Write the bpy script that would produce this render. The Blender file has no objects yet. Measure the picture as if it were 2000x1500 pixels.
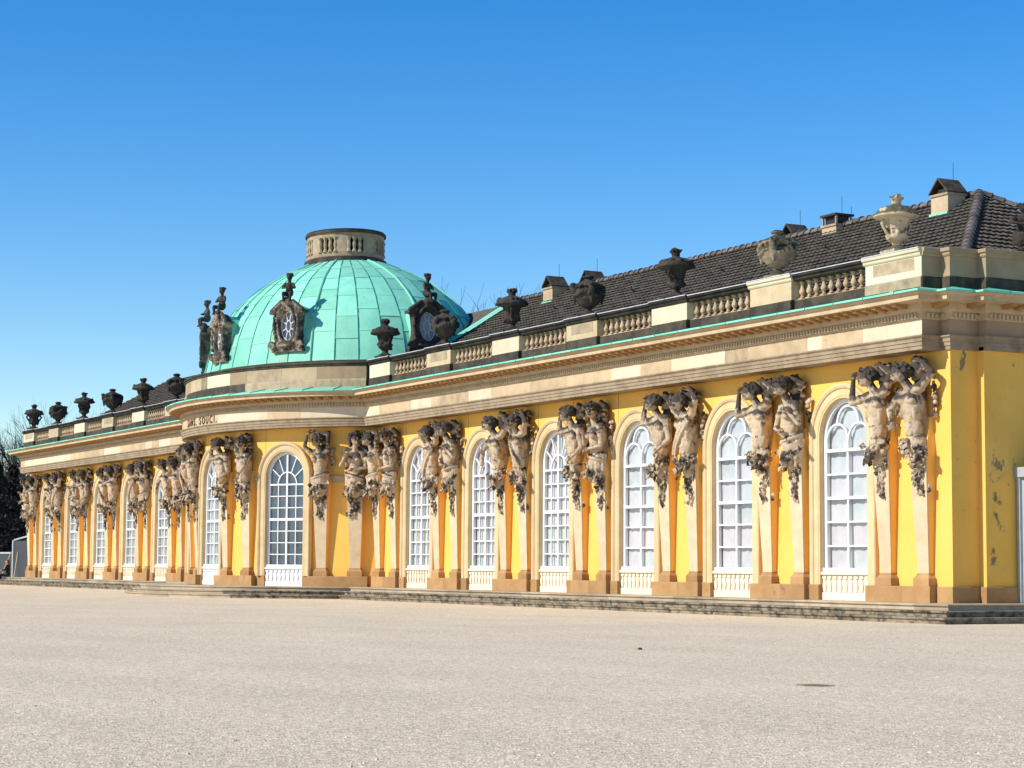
import bpy, bmesh, math, random
from mathutils import Vector, Matrix
R = math.radians
rnd = random.Random(7)
S = bpy.context.scene
COL = S.collection
# ------------------------------------------------------------------ camera
cam = bpy.data.cameras.new('camera'); cam_o = bpy.data.objects.new('camera', cam); COL.objects.link(cam_o)
fw, rt, up = Vector((-.8767, .4728, .0883)).normalized(), Vector((.4751, .8799, .0061)), Vector((.0748, -.0473, .9961))
rt = (rt - fw * rt.dot(fw)).normalized(); up = rt.cross(fw)
M = Matrix((rt, up, -fw)).transposed().to_4x4(); M.translation = (90.07, -37.028, .928)
cam_o.matrix_world = M
cam.sensor_width = 36; cam.lens = 36 * 4015.66 / 2000; cam.clip_start = .5; cam.clip_end = 6000
S.camera = cam_o
# ------------------------------------------------------------------ light
SUN_EL, SUN_AZ = R(35.5), R(9)            # light travels towards +Y, slightly +X
ldir = Vector((math.sin(SUN_AZ) * math.cos(SUN_EL), math.cos(SUN_AZ) * math.cos(SUN_EL), -math.sin(SUN_EL)))
W = bpy.data.worlds.new('World'); S.world = W; W.use_nodes = True
nt = W.node_tree; nt.nodes.clear()
sky = nt.nodes.new('ShaderNodeTexSky'); sky.sky_type = 'NISHITA'; sky.sun_disc = False
sky.sun_elevation = SUN_EL; sky.sun_rotation = math.atan2(-ldir.x, -ldir.y)
sky.air_density = 1.0; sky.dust_density = 0; sky.ozone_density = 3.2; sky.altitude = 50
hs = nt.nodes.new('ShaderNodeHueSaturation'); hs.inputs['Saturation'].default_value = 1.44; hs.inputs['Hue'].default_value = .507
bg = nt.nodes.new('ShaderNodeBackground'); bg.inputs['Strength'].default_value = .142
wo = nt.nodes.new('ShaderNodeOutputWorld')
nt.links.new(sky.outputs[0], hs.inputs['Color']); nt.links.new(hs.outputs[0], bg.inputs[0]); nt.links.new(bg.outputs[0], wo.inputs[0])
sun = bpy.data.lights.new('sun', 'SUN'); sun.energy = 4.8; sun.angle = R(.53); sun.color = (1, .93, .82)
sun_o = bpy.data.objects.new('sun', sun); COL.objects.link(sun_o)
sun_o.rotation_euler = ldir.to_track_quat('-Z', 'Y').to_euler(); sun_o.location = (30, -60, 60)
S.view_settings.view_transform = 'Standard'; S.view_settings.look = 'None'
S.view_settings.exposure = .22; S.view_settings.gamma = 1
# ------------------------------------------------------------------ materials
MAT = {}
def lin(c): return tuple(c) + (1,)
def mk(name, c1, c2=None, scale=1.2, rough=.85, stain=None, amount=.5, sscale=.7, bump=.15, bscale=18, up_stain=None,
       up_amt=.5, rand=.12, metal=0, spec=.3, streak=1.0, soft=.08, zc=None, patch=None, patch_amt=.6, patch_scale=.5):
    """stone-like procedural: base mottling, dirt patches, crust on upward faces, fine relief, tint for each piece"""
    m = bpy.data.materials.new(name); m.use_nodes = True; t = m.node_tree; N = t.nodes; L = t.links
    b = N['Principled BSDF']; b.inputs['Roughness'].default_value = rough; b.inputs['Metallic'].default_value = metal
    b.inputs['Specular IOR Level'].default_value = spec
    tc = N.new('ShaderNodeTexCoord'); oi = N.new('ShaderNodeObjectInfo')
    mu = N.new('ShaderNodeMath'); mu.operation = 'MULTIPLY'; mu.inputs[1].default_value = 57.3
    L.new(oi.outputs['Random'], mu.inputs[0])
    ad = N.new('ShaderNodeVectorMath'); ad.operation = 'ADD'
    L.new(tc.outputs['Object'], ad.inputs[0]); L.new(mu.outputs[0], ad.inputs[1])
    def noise(sc, det=5, zs=1.0, ro=.6):
        mp = N.new('ShaderNodeMapping'); mp.inputs['Scale'].default_value = (1, 1, zs)
        L.new(ad.outputs[0], mp.inputs[0])
        n = N.new('ShaderNodeTexNoise'); n.inputs['Scale'].default_value = sc; n.inputs['Detail'].default_value = det
        n.inputs['Roughness'].default_value = ro
        L.new(mp.outputs[0], n.inputs['Vector']); return n.outputs['Fac']
    def ramp(src, lo, hi):
        r = N.new('ShaderNodeMapRange'); r.interpolation_type = 'SMOOTHSTEP'
        r.inputs['From Min'].default_value = lo; r.inputs['From Max'].default_value = hi; L.new(src, r.inputs['Value']); return r.outputs[0]
    def mix(f, a, bb):
        x = N.new('ShaderNodeMix'); x.data_type = 'RGBA'
        if isinstance(f, float): x.inputs[0].default_value = f
        else: L.new(f, x.inputs[0])
        for k, v in ((6, a), (7, bb)):
            if isinstance(v, tuple): x.inputs[k].default_value = lin(v)
            else: L.new(v, x.inputs[k])
        return x.outputs[2]
    col = mix(ramp(noise(scale), .35, .68), tuple(c1), tuple(c2 or tuple(x * .8 for x in c1)))
    if rand:
        hv = N.new('ShaderNodeHueSaturation'); L.new(col, hv.inputs['Color'])
        mr = N.new('ShaderNodeMapRange'); mr.inputs['To Min'].default_value = 1 - rand; mr.inputs['To Max'].default_value = 1 + rand
        L.new(oi.outputs['Random'], mr.inputs['Value']); L.new(mr.outputs[0], hv.inputs['Value']); col = hv.outputs[0]
    if patch:
        col = mix(ramp(noise(patch_scale, 8, .8, .7), patch_amt, patch_amt + .05), col, tuple(patch))
    if stain:
        f = ramp(noise(sscale, 8, streak, .68), .72 - amount * .4, .72 - amount * .4 + soft + .06)
        col = mix(f, col, tuple(stain))
    if up_stain:
        g = N.new('ShaderNodeNewGeometry'); sx = N.new('ShaderNodeSeparateXYZ'); L.new(g.outputs['Normal'], sx.inputs[0])
        a = N.new('ShaderNodeMath'); a.operation = 'MULTIPLY_ADD'; a.inputs[1].default_value = .35
        L.new(sx.outputs['Z'], a.inputs[0]); L.new(noise(4.2, 9, 1.0, .72), a.inputs[2])
        if zc:                                             # soot crust kept where rain does not wash: high under the cornice
            sz = N.new('ShaderNodeSeparateXYZ'); L.new(tc.outputs['Object'], sz.inputs[0]); zr = ramp(sz.outputs['Z'], zc[0], zc[1])
            a2 = N.new('ShaderNodeMath'); a2.operation = 'MULTIPLY_ADD'; a2.inputs[1].default_value = zc[2]; L.new(zr, a2.inputs[0]); L.new(a.outputs[0], a2.inputs[2]); a = a2
        col = mix(ramp(a.outputs[0], .80 - up_amt * .5, 1.06 - up_amt * .5), col, tuple(up_stain))
    L.new(col, b.inputs['Base Color'])
    if bump:
        bn = N.new('ShaderNodeBump'); bn.inputs['Strength'].default_value = bump; bn.inputs['Distance'].default_value = .03
        L.new(noise(bscale, 6), bn.inputs['Height']); L.new(bn.outputs[0], b.inputs['Normal'])
    MAT[name] = m; return m
mk('plaster', (.87, .50, .115), (.84, .47, .095), .6, .9, stain=(.66, .41, .12), amount=.34, sscale=2.2, soft=.3, streak=.12, bump=.12, rand=0)
mk('plaster_worn', (.87, .50, .10), (.80, .46, .08), .8, .9, stain=(.46, .34, .11), amount=.5, sscale=.9, soft=.34, patch=(.22, .18, .10), patch_amt=.59, patch_scale=1.1, bump=.12, rand=0)
mk('stone', (.53, .41, .255), (.44, .33, .20), 1.6, .85, stain=(.25, .19, .12), amount=.3, sscale=1.3, bump=.2, rand=.1)
mk('stone_cream', (.64, .49, .275), (.56, .415, .215), 1.3, .85, stain=(.38, .28, .15), amount=.26, sscale=1.5, soft=.2, bump=.15, rand=.08)
mk('stone_pink', (.63, .50, .32), (.56, .43, .26), 2.2, .85, stain=(.38, .28, .18), amount=.3, sscale=4, bump=.22, bscale=40, rand=.07)
mk('stone_fresh', (.66, .555, .40), (.58, .475, .325), 1.1, .85, stain=(.36, .28, .18), amount=.32, soft=.3, sscale=1.6, bump=.1, rand=.06)
mk('stone_old', (.40, .31, .20), (.29, .22, .14), 2.5, .9, stain=(.13, .10, .07), amount=.46, sscale=1.5, soft=.26, streak=.6, bump=.35, rand=.18)
mk('stone_brown', (.42, .245, .105), (.34, .19, .075), 1.3, .85, stain=(.16, .11, .07), amount=.34, sscale=1.6, bump=.2, rand=.14)
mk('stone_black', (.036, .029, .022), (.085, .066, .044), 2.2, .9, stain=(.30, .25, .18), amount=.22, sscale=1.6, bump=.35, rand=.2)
mk('lead', (.022, .020, .018), (.045, .038, .03), 2, .9, stain=(.16, .13, .09), amount=.1, bump=.2, spec=.1)
mk('sculpture', (.60, .47, .32), (.44, .33, .215), 2.4, .85, stain=(.20, .165, .13), amount=.42, sscale=4.5, soft=.22, bump=.25, bscale=30,
   up_stain=(.062, .050, .040), up_amt=.62, zc=(5.2, 6.4, .25), rand=.1)
mk('sculpture_dark', (.034, .029, .024), (.08, .065, .05), 3.2, .9, stain=(.34, .27, .19), amount=.18, sscale=3.5, bump=.35, bscale=30, rand=.2)
mk('leafwork', (.62, .49, .34), (.36, .275, .18), 4.5, .88, stain=(.05, .042, .034), amount=.74, sscale=3, bump=.25, bscale=40, rand=.12)
mk('urn_black', (.026, .022, .018), (.06, .05, .036), 3, .9, stain=(.20, .18, .07), amount=.2, sscale=2.2, bump=.35, bscale=26, rand=.2)
mk('urn_mixed', (.31, .245, .16), (.20, .155, .10), 3, .9, stain=(.14, .12, .085), amount=.45, sscale=2.0, bump=.35, bscale=26,
   up_stain=(.055, .05, .03), up_amt=.80, rand=.1)
mk('urn_light', (.60, .48, .33), (.48, .37, .24), 3, .9, stain=(.22, .18, .12), amount=.3, sscale=2.4, bump=.3, bscale=26,
   up_stain=(.095, .085, .04), up_amt=.74, rand=.05)
mk('copper', (.24, .64, .46), (.19, .56, .40), 1.4, .6, stain=(.32, .66, .52), amount=.34, sscale=3.2, bump=.09, bscale=6, rand=.13, streak=.14, soft=.16, patch=(.13, .43, .31), patch_amt=.63, patch_scale=1.6)
mk('copper_rust', (.22, .56, .40), (.17, .48, .34), 1.4, .6, stain=(.36, .29, .08), amount=.52, sscale=2.6, bump=.07, bscale=6, rand=.05, streak=.16)
mk('copper_dark', (.02, .20, .17), (.03, .28, .22), 3, .6, bump=.05, rand=.1)
mk('tile', (.135, .12, .098), (.085, .076, .062), 3, 1.0, spec=.05, stain=(.24, .215, .17), amount=.34, sscale=5, bump=.25, rand=.05)
mk('ridge_clay', (.105, .095, .085), (.16, .13, .11), 6, .85, bump=.3, rand=.35)
mk('white_paint', (.80, .80, .78), (.74, .74, .72), 3, .5, bump=.04, rand=.02)
mk('apron', (.80, .70, .53), (.74, .62, .44), 2, .8, bump=.1, rand=.04)
mk('curtain', (.64, .64, .66), (.55, .56, .60), 1.5, .95, bump=.03, rand=.05)
mk('curtain_grey', (.70, .73, .76), (.55, .60, .65), 1.0, .95, bump=.03, rand=.05)
mk('iron', (.02, .02, .02), (.035, .03, .028), 5, .6, bump=.1)
mk('grey_paint', (.40, .43, .44), (.34, .37, .38), 2, .6, bump=.06, rand=.08)
mk('dark_board', (.055, .058, .06), (.045, .047, .05), 2, .7, bump=.08, rand=.1)
mk('bark', (.026, .020, .016), (.04, .032, .026), 5, .95, bump=.4, bscale=12)
mk('dark_leaf', (.020, .020, .012), (.032, .026, .016), 3, .8, bump=0, rand=.2)
mk('trellis_green', (.02, .16, .10), (.02, .12, .08), 3, .6, bump=0)
mk('skin', (.55, .33, .24), (.5, .3, .21), 4, .6, bump=0)
mk('black_cloth', (.012, .012, .014), (.02, .02, .022), 6, .9, bump=.1)
mk('red_hair', (.16, .045, .02), (.11, .03, .015), 9, .7, bump=.2)
mk('step_stone', (.44, .355, .24), (.36, .285, .19), 1.6, .9, stain=(.13, .11, .08), amount=.40, sscale=1.6, soft=.2, bump=.35, rand=.2)
mk('step_mossy', (.33, .265, .175), (.22, .18, .12), 3, .92, stain=(.05, .047, .036), amount=.74, sscale=3.2, soft=.16, bump=.6, bscale=14, rand=.12)
mk('stone_grey_and_shade', (.38, .27, .165), (.31, .22, .13), 1.5, .88, stain=(.17, .13, .08), amount=.25, bump=.2, rand=.06)  # grey stone; on the palace ends its dark tone stands in for shade
mk('flashing_lit', (.62, .63, .64), (.5, .5, .5), 3, .4, bump=.05, rand=.05)  # lead flashing, coloured pale to paint in its sunlit top edge
mk('dormer', (.46, .37, .26), (.30, .24, .16), 3, .9, stain=(.06, .052, .045), amount=.62, sscale=2.2, bump=.3, up_stain=(.05, .045, .04), up_amt=.9, rand=.1)
mk('baluster', (.52, .37, .225), (.42, .29, .17), 6, .85, stain=(.22, .17, .11), amount=.4, sscale=5, bump=.2, rand=.14)
mk('letter', (.035, .028, .022), (.05, .04, .03), 5, .8, bump=0, rand=0)
def mat_gravel():
    m = bpy.data.materials.new('gravel'); m.use_nodes = True; t = m.node_tree; N = t.nodes; L = t.links
    b = N['Principled BSDF']; b.inputs['Roughness'].default_value = .95; b.inputs['Specular IOR Level'].default_value = .15
    tc = N.new('ShaderNodeTexCoord')
    def noise(sc, det=4, ro=.6, st=(1, 1, 1)):
        mp = N.new('ShaderNodeMapping'); mp.inputs['Scale'].default_value = st; L.new(tc.outputs['Object'], mp.inputs[0])
        n = N.new('ShaderNodeTexNoise'); n.inputs['Scale'].default_value = sc; n.inputs['Detail'].default_value = det; n.inputs['Roughness'].default_value = ro
        L.new(mp.outputs[0], n.inputs[0]); return n.outputs['Fac']
    v = N.new('ShaderNodeTexVoronoi'); v.inputs['Scale'].default_value = 42; L.new(tc.outputs['Object'], v.inputs['Vector'])
    r1 = N.new('ShaderNodeValToRGB'); L.new(v.outputs['Color'], r1.inputs[0])
    e = r1.color_ramp.elements; e[0].color = (.50, .395, .265, 1); e[1].color = (.98, .82, .59, 1); e[0].position = .1; e[1].position = .8
    mx = N.new('ShaderNodeMix'); mx.data_type = 'RGBA'; mx.blend_type = 'MULTIPLY'; mx.inputs[0].default_value = 1
    r2 = N.new('ShaderNodeValToRGB'); L.new(noise(.22, 9, .68, (1, 1.7, 1)), r2.inputs[0])
    e = r2.color_ramp.elements; e[0].color = (.92, .915, .905, 1); e[1].color = (1.05, 1.05, 1.04, 1); e[0].position = .36; e[1].position = .64
    L.new(r1.outputs[0], mx.inputs[6]); L.new(r2.outputs[0], mx.inputs[7])
    mx2 = N.new('ShaderNodeMix'); mx2.data_type = 'RGBA'; mx2.blend_type = 'MULTIPLY'; mx2.inputs[0].default_value = 1
    r3 = N.new('ShaderNodeValToRGB'); L.new(noise(9, 5, .75), r3.inputs[0])
    e = r3.color_ramp.elements; e[0].color = (.72, .71, .69, 1); e[1].color = (1.15, 1.15, 1.14, 1); e[0].position = .33; e[1].position = .67
    L.new(mx.outputs[2], mx2.inputs[6]); L.new(r3.outputs[0], mx2.inputs[7]); L.new(mx2.outputs[2], b.inputs['Base Color'])
    ma = N.new('ShaderNodeMath'); ma.operation = 'MULTIPLY_ADD'; ma.inputs[1].default_value = .6
    L.new(v.outputs['Distance'], ma.inputs[0]); L.new(noise(14, 6, .7), ma.inputs[2])
    bn = N.new('ShaderNodeBump'); bn.inputs['Strength'].default_value = .7; bn.inputs['Distance'].default_value = .03
    L.new(ma.outputs[0], bn.inputs['Height']); L.new(bn.outputs[0], b.inputs['Normal']); MAT['gravel'] = m
mat_gravel()
def mat_glass(nm, tint):
    m = bpy.data.materials.new(nm); m.use_nodes = True; t = m.node_tree; N = t.nodes; L = t.links; N.clear()
    o = N.new('ShaderNodeOutputMaterial'); tr = N.new('ShaderNodeBsdfTransparent'); tr.inputs[0].default_value = tint
    gl = N.new('ShaderNodeBsdfGlossy'); gl.inputs['Roughness'].default_value = .02
    fr = N.new('ShaderNodeFresnel'); fr.inputs[0].default_value = 1.5
    tc = N.new('ShaderNodeTexCoord'); n = N.new('ShaderNodeTexNoise'); n.inputs['Scale'].default_value = 2.2
    bn = N.new('ShaderNodeBump'); bn.inputs['Strength'].default_value = .12; bn.inputs['Distance'].default_value = .05
    L.new(tc.outputs['Object'], n.inputs[0]); L.new(n.outputs['Fac'], bn.inputs['Height']); L.new(bn.outputs[0], gl.inputs['Normal'])
    mx = N.new('ShaderNodeMixShader'); L.new(fr.outputs[0], mx.inputs[0]); L.new(tr.outputs[0], mx.inputs[1]); L.new(gl.outputs[0], mx.inputs[2])
    L.new(mx.outputs[0], o.inputs[0]); MAT[nm] = m
mat_glass('glass', (.87, .90, .90, 1)); mat_glass('glass_lilac', (.90, .89, .905, 1)); mat_glass('glass_grey', (.77, .81, .82, 1))
# ------------------------------------------------------------------ mesh helpers
def obj(name, mesh, mat=None, parent=None, loc=None, rot=None, scale=None, smooth=False, kind=None):
    if isinstance(mesh, bmesh.types.BMesh):
        me = bpy.data.meshes.new(name); mesh.to_mesh(me); mesh.free()
    else: me = mesh
    if mat and not me.materials: me.materials.append(MAT[mat])
    if smooth: me.shade_smooth()
    o = bpy.data.objects.new(name, me); COL.objects.link(o)
    if parent: o.parent = parent
    if loc: o.location = loc
    if rot: o.rotation_euler = rot
    if scale: o.scale = scale
    if kind: o['kind'] = kind
    return o
def tag(o, label, cat, group=None):
    o['label'] = label; o['category'] = cat
    if group: o['group'] = group
    return o
def empty(name, loc=(0, 0, 0), rot=None):
    o = bpy.data.objects.new(name, None); COL.objects.link(o); o.location = loc
    if rot: o.rotation_euler = rot
    return o
def BM(): return bmesh.new()
def box(bm, x0, x1, y0, y1, z0, z1):
    v = [bm.verts.new(p) for p in ((x0,y0,z0),(x1,y0,z0),(x1,y1,z0),(x0,y1,z0),(x0,y0,z1),(x1,y0,z1),(x1,y1,z1),(x0,y1,z1))]
    for f in ((3,2,1,0),(4,5,6,7),(0,1,5,4),(1,2,6,5),(2,3,7,6),(3,0,4,7)): bm.faces.new([v[i] for i in f])
def frustum(bm, a, b):
    """a, b: (x0,x1,y0,y1,z) lower and upper rectangles"""
    v = []
    for (x0, x1, y0, y1, z) in (a, b): v += [bm.verts.new(p) for p in ((x0,y0,z),(x1,y0,z),(x1,y1,z),(x0,y1,z))]
    for f in ((3,2,1,0),(4,5,6,7),(0,1,5,4),(1,2,6,5),(2,3,7,6),(3,0,4,7)): bm.faces.new([v[i] for i in f])
def lathe(bm, prof, seg=24, c=(0, 0, 0), sx=1, sy=1, wob=0, r=None):
    rings = []
    for (rad, z) in prof:
        ring = []
        for k in range(seg):
            a = 2 * math.pi * k / seg; w = 1 + (r.uniform(-wob, wob) if r else 0)
            ring.append(bm.verts.new((c[0] + rad * sx * w * math.cos(a), c[1] + rad * sy * w * math.sin(a), c[2] + z)))
        rings.append(ring)
    for a, b in zip(rings, rings[1:]):
        for k in range(seg): bm.faces.new((a[k], a[(k + 1) % seg], b[(k + 1) % seg], b[k]))
    bm.faces.new(list(reversed(rings[0]))); bm.faces.new(rings[-1])
def ell(bm, c, r, sub=2, rot=None):
    M = Matrix.Translation(c)
    if rot: M = M @ Matrix.Rotation(rot[2], 4, 'Z') @ Matrix.Rotation(rot[1], 4, 'Y') @ Matrix.Rotation(rot[0], 4, 'X')
    if not hasattr(r, '__len__'): r = (r, r, r)
    bmesh.ops.create_icosphere(bm, subdivisions=sub, radius=1, matrix=M @ Matrix.Diagonal((r[0], r[1], r[2], 1)))
def cap(bm, a, b, ra, rb, seg=10, ends=True):
    """tapered limb with rounded ends"""
    a, b = Vector(a), Vector(b); d = b - a
    if d.length < 1e-5: return
    q = d.to_track_quat('Z', 'Y'); rings = []
    st = [(0, ra), (.33, ra * .67 + rb * .33), (.67, ra * .33 + rb * .67), (1, rb)]
    for (t, rad) in st:
        rings.append([bm.verts.new(a + d * t + q @ Vector((rad * math.cos(2 * math.pi * k / seg), rad * math.sin(2 * math.pi * k / seg), 0))) for k in range(seg)])
    for p, n in zip(rings, rings[1:]):
        for k in range(seg): bm.faces.new((p[k], p[(k + 1) % seg], n[(k + 1) % seg], n[k]))
    bm.faces.new(list(reversed(rings[0]))); bm.faces.new(rings[-1])
    if ends: ell(bm, a, ra, 1 if seg < 9 else 2); ell(bm, b, rb, 1 if seg < 9 else 2)
def tube(bm, pts, rads, seg=6):
    rings = []; pts = [Vector(p) for p in pts]
    for i, p in enumerate(pts):
        d = (pts[min(i + 1, len(pts) - 1)] - pts[max(i - 1, 0)]).normalized(); q = d.to_track_quat('Z', 'Y')
        rad = rads[i] if hasattr(rads, '__len__') else rads
        rings.append([bm.verts.new(p + q @ Vector((rad * math.cos(2 * math.pi * k / seg), rad * math.sin(2 * math.pi * k / seg), 0))) for k in range(seg)])
    for p, n in zip(rings, rings[1:]):
        for k in range(seg): bm.faces.new((p[k], p[(k + 1) % seg], n[(k + 1) % seg], n[k]))
    bm.faces.new(list(reversed(rings[0]))); bm.faces.new(rings[-1])
def remeshed(bm, voxel, name, smooth=1):
    """fuse overlapping lumps into one continuous carved surface"""
    me = bpy.data.meshes.new('tmp'); bm.to_mesh(me); bm.free()
    o = bpy.data.objects.new('tmp', me); COL.objects.link(o)
    md = o.modifiers.new('r', 'REMESH'); md.mode = 'VOXEL'; md.voxel_size = voxel
    if smooth:
        sm = o.modifiers.new('s', 'SMOOTH'); sm.iterations = smooth; sm.factor = .5
    dg = bpy.context.evaluated_depsgraph_get(); dg.update()
    out = bpy.data.meshes.new_from_object(o.evaluated_get(dg)); out.name = name
    bpy.data.objects.remove(o); bpy.data.meshes.remove(me); out.shade_smooth(); return out
# --- sweeping a moulding along a plan line (outward = left of the travel direction; plan lines run right to left)
def norm2(a, b):
    d = Vector((b[0] - a[0], b[1] - a[1])).normalized(); return Vector((-d.y, d.x))
def miters(path):
    out = []
    for i in range(len(path)):
        n1 = norm2(path[i - 1], path[i]) if i else None; n2 = norm2(path[i], path[i + 1]) if i < len(path) - 1 else None
        if n1 is None: out.append(n2)
        elif n2 is None: out.append(n1)
        else: out.append((n1 + n2) / (1 + n1.dot(n2)))
    return out
def offset_path(path, o): return [(p[0] + m.x * o, p[1] + m.y * o) for p, m in zip(path, miters(path))]
def lens(path):
    s = [0]
    for a, b in zip(path, path[1:]): s.append(s[-1] + math.hypot(b[0] - a[0], b[1] - a[1]))
    return s
def cut(path, s0, s1):
    """part of the path between two arc lengths, with mitre vectors"""
    s = lens(path); mt = miters(path); P = []
    def pt(v):
        for i in range(len(path) - 1):
            if s[i] <= v <= s[i + 1] + 1e-9:
                t = (v - s[i]) / max(s[i + 1] - s[i], 1e-9)
                return ((path[i][0] * (1 - t) + path[i + 1][0] * t, path[i][1] * (1 - t) + path[i + 1][1] * t), norm2(path[i], path[i + 1]))
    P.append(pt(s0))
    for i in range(len(path)):
        if s0 + 1e-4 < s[i] < s1 - 1e-4: P.append((path[i], mt[i]))
    P.append(pt(s1)); return P
def sweep(bm, P, prof):
    rows = [[bm.verts.new((p[0] + m.x * o, p[1] + m.y * o, z)) for (o, z) in prof] for (p, m) in P]
    n = len(prof)
    for a, b in zip(rows, rows[1:]):
        for k in range(n): bm.faces.new((a[k], b[k], b[(k + 1) % n], a[(k + 1) % n]))
    bm.faces.new(rows[0]); bm.faces.new(list(reversed(rows[-1])))
    bmesh.ops.recalc_face_normals(bm, faces=bm.faces)
def whole(path): return list(zip(path, miters(path)))
# ------------------------------------------------------------------ plan of the palace
B = 5.7; CY = 2.4
WC = [(2.349 + i) * B for i in range(6)]                # window axes of one wing
PC = [(1.856 + i) * B for i in range(7)]                # pier axes of one wing
def ept(t, a, b): return (a * math.sin(R(t)), CY - b * math.cos(R(t)))
def earc(a, b, t0, t1, n): return [ept(t0 + (t1 - t0) * k / n, a, b) for k in range(n + 1)]
def enorm(t, a, b):
    v = Vector((math.sin(R(t)) / a, -math.cos(R(t)) / b)); return v.normalized()
FA, FB = 10.5, 7.15                                      # frieze oval of the bow
WA, WB = 9.82, 6.47                                      # wall oval of the bow
tj = math.degrees(math.asin(math.sqrt(1 - ((.72 + CY) / FB) ** 2)))
right = [(47.0, 14.6), (47.0, .95), (46.68, .95), (46.68, -.06), (46.3, -.06), (46.3, -.72)]
FR = right + earc(FA, FB, tj, -tj, 44) + [(-x, y) for x, y in reversed(right)]
FRL = lens(FR); I0 = len(right) - 1; I1 = I0 + 1; I2 = I1 + 44; I3 = I2 + 1
s_r0, s_r1, s_b1, s_l1 = FRL[I0], FRL[I1], FRL[I2], FRL[I3]
palace = empty('palace'); tag(palace, 'long single-storey yellow rococo palace with a green copper dome and carved figure pilasters', 'palace')
# ================================================================== GROUND AND STEPS
bm = BM(); bmesh.ops.create_grid(bm, x_segments=1, y_segments=1, size=2500)
g = obj('ground', bm, 'gravel', loc=(0, 0, -.5)); g['kind'] = 'structure'
def stone_bits():
    vs, fs = [], []
    r = random.Random(3)
    C = Vector((90.07, -37.03)); F = Vector((-.8767, .4728)).normalized(); Rr = Vector((F.y, -F.x))
    for _ in range(26000):
        d = 13 + 34 * r.random() ** 1.7; l = d * r.uniform(-.27, .27); p = C + F * d + Rr * l
        s = r.uniform(.005, .013) * (1.7 if r.random() < .04 else 1); a = r.random() * 6.28; h = s * r.uniform(.5, .9); k = len(vs)
        for j in range(4): vs.append((p.x + s * r.uniform(.7, 1.3) * math.cos(a + j * 1.571), p.y + s * r.uniform(.7, 1.3) * math.sin(a + j * 1.571), -.502))
        vs.append((p.x, p.y, -.5 + h)); fs += [(k, k + 1, k + 4), (k + 1, k + 2, k + 4), (k + 2, k + 3, k + 4), (k + 3, k, k + 4)]
    me = bpy.data.meshes.new('loose_gravel'); me.from_pydata(vs, [], fs); return me
mk('pebble', (.78, .65, .48), (.36, .28, .20), 30, .9, bump=0, rand=0)
o = obj('loose_gravel', stone_bits(), 'pebble', kind='stuff'); tag(o, 'loose pale gravel grains lying on the forecourt', 'gravel')
terrace = empty('terrace_steps'); terrace['kind'] = 'structure'
TX = 47.8
def step_paths(k):                                        # k = 0 top .. 2 bottom
    e = .36 * k; a, b, yf, xe = 9.9 + e, 9.35 + e, -1.2 - e, TX + e
    t = math.degrees(math.acos((CY - yf) / b)); n = 40
    return [(xe, 15), (xe, yf)] + earc(a, b, t, -t, n) + [(-xe, yf), (-xe, 15)]
for k in range(3):
    P = step_paths(k); L = lens(P); zt = -.167 * k; s = L[0] + .02
    tot = L[-1]; r = random.Random(20 + k); depth = .9 if k else 2.2
    prof = [(-depth, zt - .16), (-.05, zt - .165), (-.05, zt - .07), (-.015, zt - .06), (0, zt - .04), (0, zt - .008), (-.012, zt), (-depth, zt)]
    while s < tot - .3:
        l = r.uniform(1.5, 2.4); e = min(s + l, tot - .02)
        if tot - e < .6: e = tot - .02
        bm = BM(); sweep(bm, cut(P, s, e - .008), [(x, z + r.uniform(-.002, .002)) for x, z in prof])
        xm = cut(P, s, e)[0][0][0]
        obj('step_stone', bm, 'step_mossy' if k and abs(xm) > 7 else 'step_stone', terrace); s = e
bm = BM(); box(bm, -TX + 1.2, TX - 1.2, -.1, 15, -.48, -.012)
sweep(bm, whole(earc(8.4, 7.9, 80, -80, 30)), [(-3, -.48), (0, -.48), (0, -.013), (-3, -.013)])
obj('platform', bm, 'step_stone', terrace)
# ================================================================== WALLS
WIN_H, ZS = 1.3, 4.78                                     # hole half width, springing height
def zlow(dx): return 0 if abs(dx) >= WIN_H else ZS + math.sqrt(max(WIN_H ** 2 - dx * dx, 0))
def wall_cols(us, wins):
    out = []
    for u in us:
        dx = min((u - w for w in wins), key=abs) if wins else 9
        out.append((u, zlow(dx)))
    return out
for sgn in (1, -1):
    bm = BM()
    us = sorted(set([8.9 + k * .8 for k in range(48)] + [46.6] + [w + d for w in WC for d in [WIN_H * math.sin(R(a)) for a in range(-90, 91, 10)] + [-WIN_H - .001, WIN_H + .001]]))
    us = [u for u in us if u <= 46.6]
    cols = wall_cols(us, WC)
    for (u0, z0), (u1, z1) in zip(cols, cols[1:]):
        if abs(z0 - z1) > 3: continue
        v = [bm.verts.new(p) for p in ((sgn * u0, 0, z0), (sgn * u1, 0, z1), (sgn * u1, 0, 7.0), (sgn * u0, 0, 7.0))]
        bm.faces.new(v if sgn > 0 else list(reversed(v)))
    obj('wall', bm, 'plaster', palace)
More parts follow.
